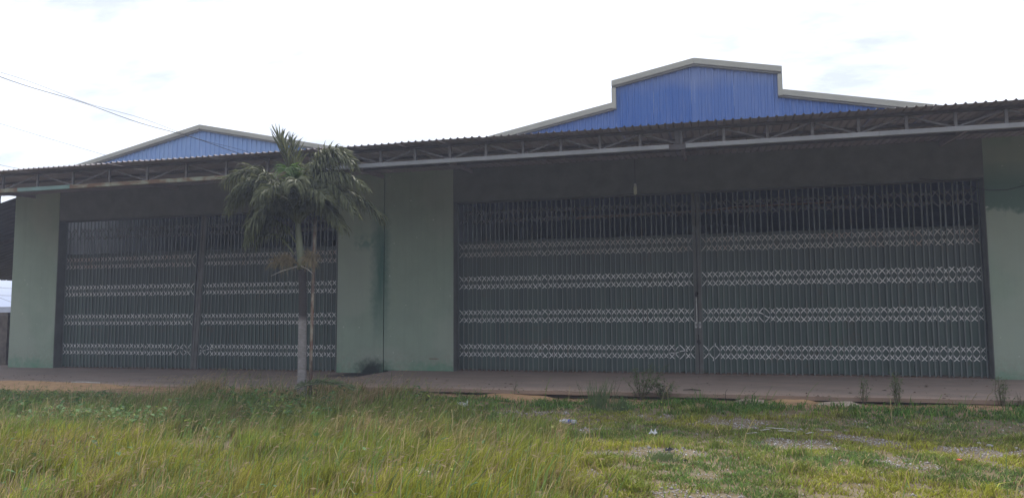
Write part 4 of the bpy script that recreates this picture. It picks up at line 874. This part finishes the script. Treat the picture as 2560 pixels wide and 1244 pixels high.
def crumple(name, label, cat, x, y, s, mat, seed, flat=0.6, dz=0.0):
    rr = random.Random(seed); b = MB(); n_ = 7
    for i in range(n_):
        for j in range(n_): b.v.append(((i / (n_ - 1) - 0.5) * 2 * s + rr.gauss(0, s * 0.16), (j / (n_ - 1) - 0.5) * 1.6 * s + rr.gauss(0, s * 0.16), abs(rr.gauss(0.25, 0.4)) * s * flat))
    for i in range(n_ - 1):
        for j in range(n_ - 1): b.f.append((i * n_ + j, (i + 1) * n_ + j, (i + 1) * n_ + j + 1, i * n_ + j + 1))
    o = b.build(name, mat); o.location = (x, y, gz(x, y) + dz); o.rotation_euler.z = rr.uniform(0, 6); return tag(o, label, cat)
crumple('plastic_bag', 'crumpled white plastic bag half sunk in the tall grass', 'bag', -4.43, -5.9, 0.085, 'plastic', 1, 1.3, 0.10)
crumple('wrapper', 'small crumpled white wrapper lying on the short grass', 'litter', -0.98, -7.75, 0.05, 'plastic', 2, 1.4, 0.03)
crumple('cloth_scrap', 'flat black scrap on the gravel in the foreground', 'litter', -0.70, -9.0, 0.055, 'blackplastic', 3, 0.8, 0.02)
crumple('plastic_scrap', 'tiny black scrap right of the flat black one', 'litter', -0.475, -9.53, 0.02, 'blackplastic', 4, 1.2, 0.015)
crumple('plastic_piece', 'small bright orange plastic piece in the right foreground grass', 'litter', 2.5, -8.95, 0.024, 'orangeplastic', 5, 0.5, 0.045)
crumple('paper_piece', 'crumpled cream paper at the bottom edge in the tall grass', 'litter', -2.95, -11.4, 0.06, 'paper', 6, 1.2, 0.12)
SK = [(0.34, -7.3, 0.2, 0.5, 'leftmost curved pale stick of the stick pile'), (0.53, -6.98, 0.16, 0.5, 'short pale stick behind the leftmost stick'), (0.70, -6.85, 0.34, -0.5, 'longest pale stick of the pile, slanting down right'),
      (0.83, -7.02, 0.26, -0.35, 'pale stick crossing the end of the longest stick'), (1.12, -7.1, 0.15, 0.7, 'pale stick apart to the right of the pile, tilted up'), (1.36, -6.85, 0.16, -0.15, 'rightmost pale stick lying level')]
for i, (x_, y_, l_, a_, lab) in enumerate(SK):
    z_ = gz(x_, y_) + 0.035; dx_, dy_ = math.cos(a_) * l_ / 2, math.sin(a_) * l_ / 2
    tag(MB().tube([(x_ - dx_, y_ - dy_, z_), (x_, y_, z_ + 0.006), (x_ + dx_ * 0.6, y_ + dy_ * 0.6, z_ + 0.01), (x_ + dx_, y_ + dy_, z_)], [0.005, 0.007, 0.006, 0.004], 6).build('stick', 'drywood'), lab, 'stick', 'pale sticks on the grass')
tag(MB().tube([(-0.78, -3.72, 0.04), (-0.62, -3.74, 0.055), (-0.45, -3.73, 0.04)], [0.008, 0.016, 0.008], 6).build('wood_chip', 'darkwood'), 'dark splinter of wood lying on the right pavement', 'wood')
tag(MB().tube([(0.02, -4.3, -0.15), (-0.01, -4.3, 0.0), (0.0, -4.3, 0.08), (0.03, -4.3, 0.13)], [0.008, 0.006, 0.004, 0.002], 5).build('twig', 'darkwood'), 'bare dark twig upright before the right gate', 'twig')
tag(MB().tube([(-14.7, -4.05, -0.03), (-14.3, -4.06, -0.02), (-13.9, -4.05, -0.03)], 0.012, 5).build('stick', 'drywood'), 'pale stick lying on the left pavement', 'stick')
ST = [((0.1, -7.3), 0.03, 'pale round stone left of the stick pile'), ((-2.55, -11.1), 0.04, 'pale stone at the bottom edge beside the tall grass'), ((2.0, -6.3), 0.035, 'pale stone in the grass behind the stick pile'),
      ((3.2, -7.6), 0.045, 'large pale stone near the right edge'), ((3.45, -7.75), 0.04, 'second pale stone near the right edge'), ((-0.95, -8.75), 0.03, 'stone just left of the flat black scrap')]
for i, ((x_, y_), s_, lab) in enumerate(ST): tag(stone('loose_stone', (x_, y_, gz(x_, y_) + s_ * 0.35), (s_, s_ * 0.8, s_ * 0.8), 'stone', 20 + i), lab, 'stone', 'loose stones')
for i in range(16):
    x_ = rng.uniform(-0.6, 3.4); y_ = rng.uniform(-9.9, -6.4); s_ = rng.uniform(0.014, 0.028)
    tag(stone('loose_stone', (x_, y_, gz(x_, y_) + s_ * 0.4), (s_, s_ * 0.8, s_ * 0.8), 'stone', 80 + i), 'small grey stone scattered in the short grass on the right', 'stone', 'small scattered stones')
def fragment(label, xc, yc, w_, d_, rot, tilt, mat, seed):
    rr = random.Random(seed); n_ = 7; pts = []
    for i in range(n_):
        a = 2 * math.pi * i / n_; q = rr.uniform(0.6, 1.15); pts.append((math.cos(a) * w_ * q, math.sin(a) * d_ * q))
    b = MB(); b.v = [(x_, y_, 0.0) for x_, y_ in pts] + [(x_ * 0.97, y_ * 0.97, 0.07) for x_, y_ in pts]
    b.f = [tuple(reversed(range(n_))), tuple(range(n_, 2 * n_))] + [(i, (i + 1) % n_, n_ + (i + 1) % n_, n_ + i) for i in range(n_)]
    o = b.build('concrete_fragment', mat); o.location = (xc, yc, -0.15); o.rotation_euler = (tilt, 0.03, rot); return tag(o, label, 'concrete', 'broken pavement pieces')
fragment('left pale broken concrete piece at the pavement edge', 0.42, -4.36, 0.36, 0.19, 0.0, 0.22, 'palecon', 1)
fragment('right pale broken concrete piece at the pavement edge', 1.82, -4.38, 0.40, 0.2, 0.05, 0.25, 'palecon', 2)
def mound(label, x0, x1, y0, y1, h, seed):
    b = MB(); nx_, ny_ = 16, 6
    for j in range(ny_):
        for i in range(nx_):
            u_, v_ = i / (nx_ - 1), j / (ny_ - 1); x_ = x0 + u_ * (x1 - x0); y_ = y0 + v_ * (y1 - y0)
            b.v.append((x_, y_, -0.19 + h * math.sin(math.pi * u_) ** 0.6 * (0.2 + 0.8 * v_) * (0.8 + 0.4 * float(vnoise(x_, y_, 4, seed)))))
    for j in range(ny_ - 1):
        for i in range(nx_ - 1): b.f.append((j * nx_ + i, j * nx_ + i + 1, (j + 1) * nx_ + i + 1, (j + 1) * nx_ + i))
    o = b.build('bare_soil', 'orange', None, True); return struct(o)
mound('', 0.5, 1.75, -4.62, -4.06, 0.16, 1); mound('', -5.0, -3.0, -4.6, -4.08, 0.12, 2); mound('', -21, -11.2, -5.4, -4.12, 0.17, 3)

# ------------------------------------------------------------------ humid backlit air
hz = MB().box(-1000, 1000, -700, 2100, -1.4, 24).build('haze', None); hz['kind'] = 'stuff'; tag(hz, 'thin bright humid haze filling the air', 'haze')
hm_ = bpy.data.materials.new('humid_air'); hm_.use_nodes = True; hn = hm_.node_tree; hn.nodes.clear()
ho = hn.nodes.new('ShaderNodeOutputMaterial'); pv = hn.nodes.new('ShaderNodeVolumePrincipled'); hn.links.new(pv.outputs[0], ho.inputs['Volume'])
pv.inputs['Color'].default_value = (0.66, 0.75, 1.0, 1); pv.inputs['Density'].default_value = 0.0024; pv.inputs['Anisotropy'].default_value = 0.35
hz.data.materials.append(hm_)
sc.cycles.volume_bounces = 0

# dead leaves and crumbs of soil on the pavements
N = 2600
x = rng.uniform(-21, 7, N); y = -4.2 + 4.1 * rng.random(N) ** 2.4; keep = rng.random(N) < (0.25 + 0.75 * (fbm(x, y, 0.9, 301) > 0.5)) * np.where(y > -2, 0.35, 1); x, y = x[keep], y[keep]; n = len(x)
z = np.where(x > -8.42, 0.03, -0.05) - 0.02 * np.clip((-2.0 - y) / 2.1, 0, 1) + 0.004; s_ = rng.uniform(0.008, 0.03, n) * np.where(rng.random(n) < 0.06, 1.8, 1); an = rng.uniform(0, 6.28, n)
V = np.stack([np.c_[x + s_ * (a * np.cos(an) - b_ * np.sin(an)), y + s_ * (a * np.sin(an) + b_ * np.cos(an)), z + s_ * q * rng.random(n)] for a, b_, q in ((-1, 0, 0.1), (0, 0.45, 0.7), (1.1, 0, 0.1), (0, -0.45, 0.5))], 1).reshape(-1, 3); i0 = np.arange(n) * 4
tint = np.array([(0.16, 0.10, 0.06), (0.09, 0.07, 0.05), (0.30, 0.23, 0.15), (0.2, 0.19, 0.1)])[rng.integers(0, 4, n)] * rng.uniform(0.6, 1.2, n)[:, None]
o = link('leaf_litter', np_mesh('litter', V, [np.stack([i0, i0 + 1, i0 + 2, i0 + 3], 1)], np.repeat(tint, 4, 0), 'vine'), None); o['kind'] = 'stuff'; tag(o, 'dead leaves and crumbs scattered on the pavements', 'leaf litter')
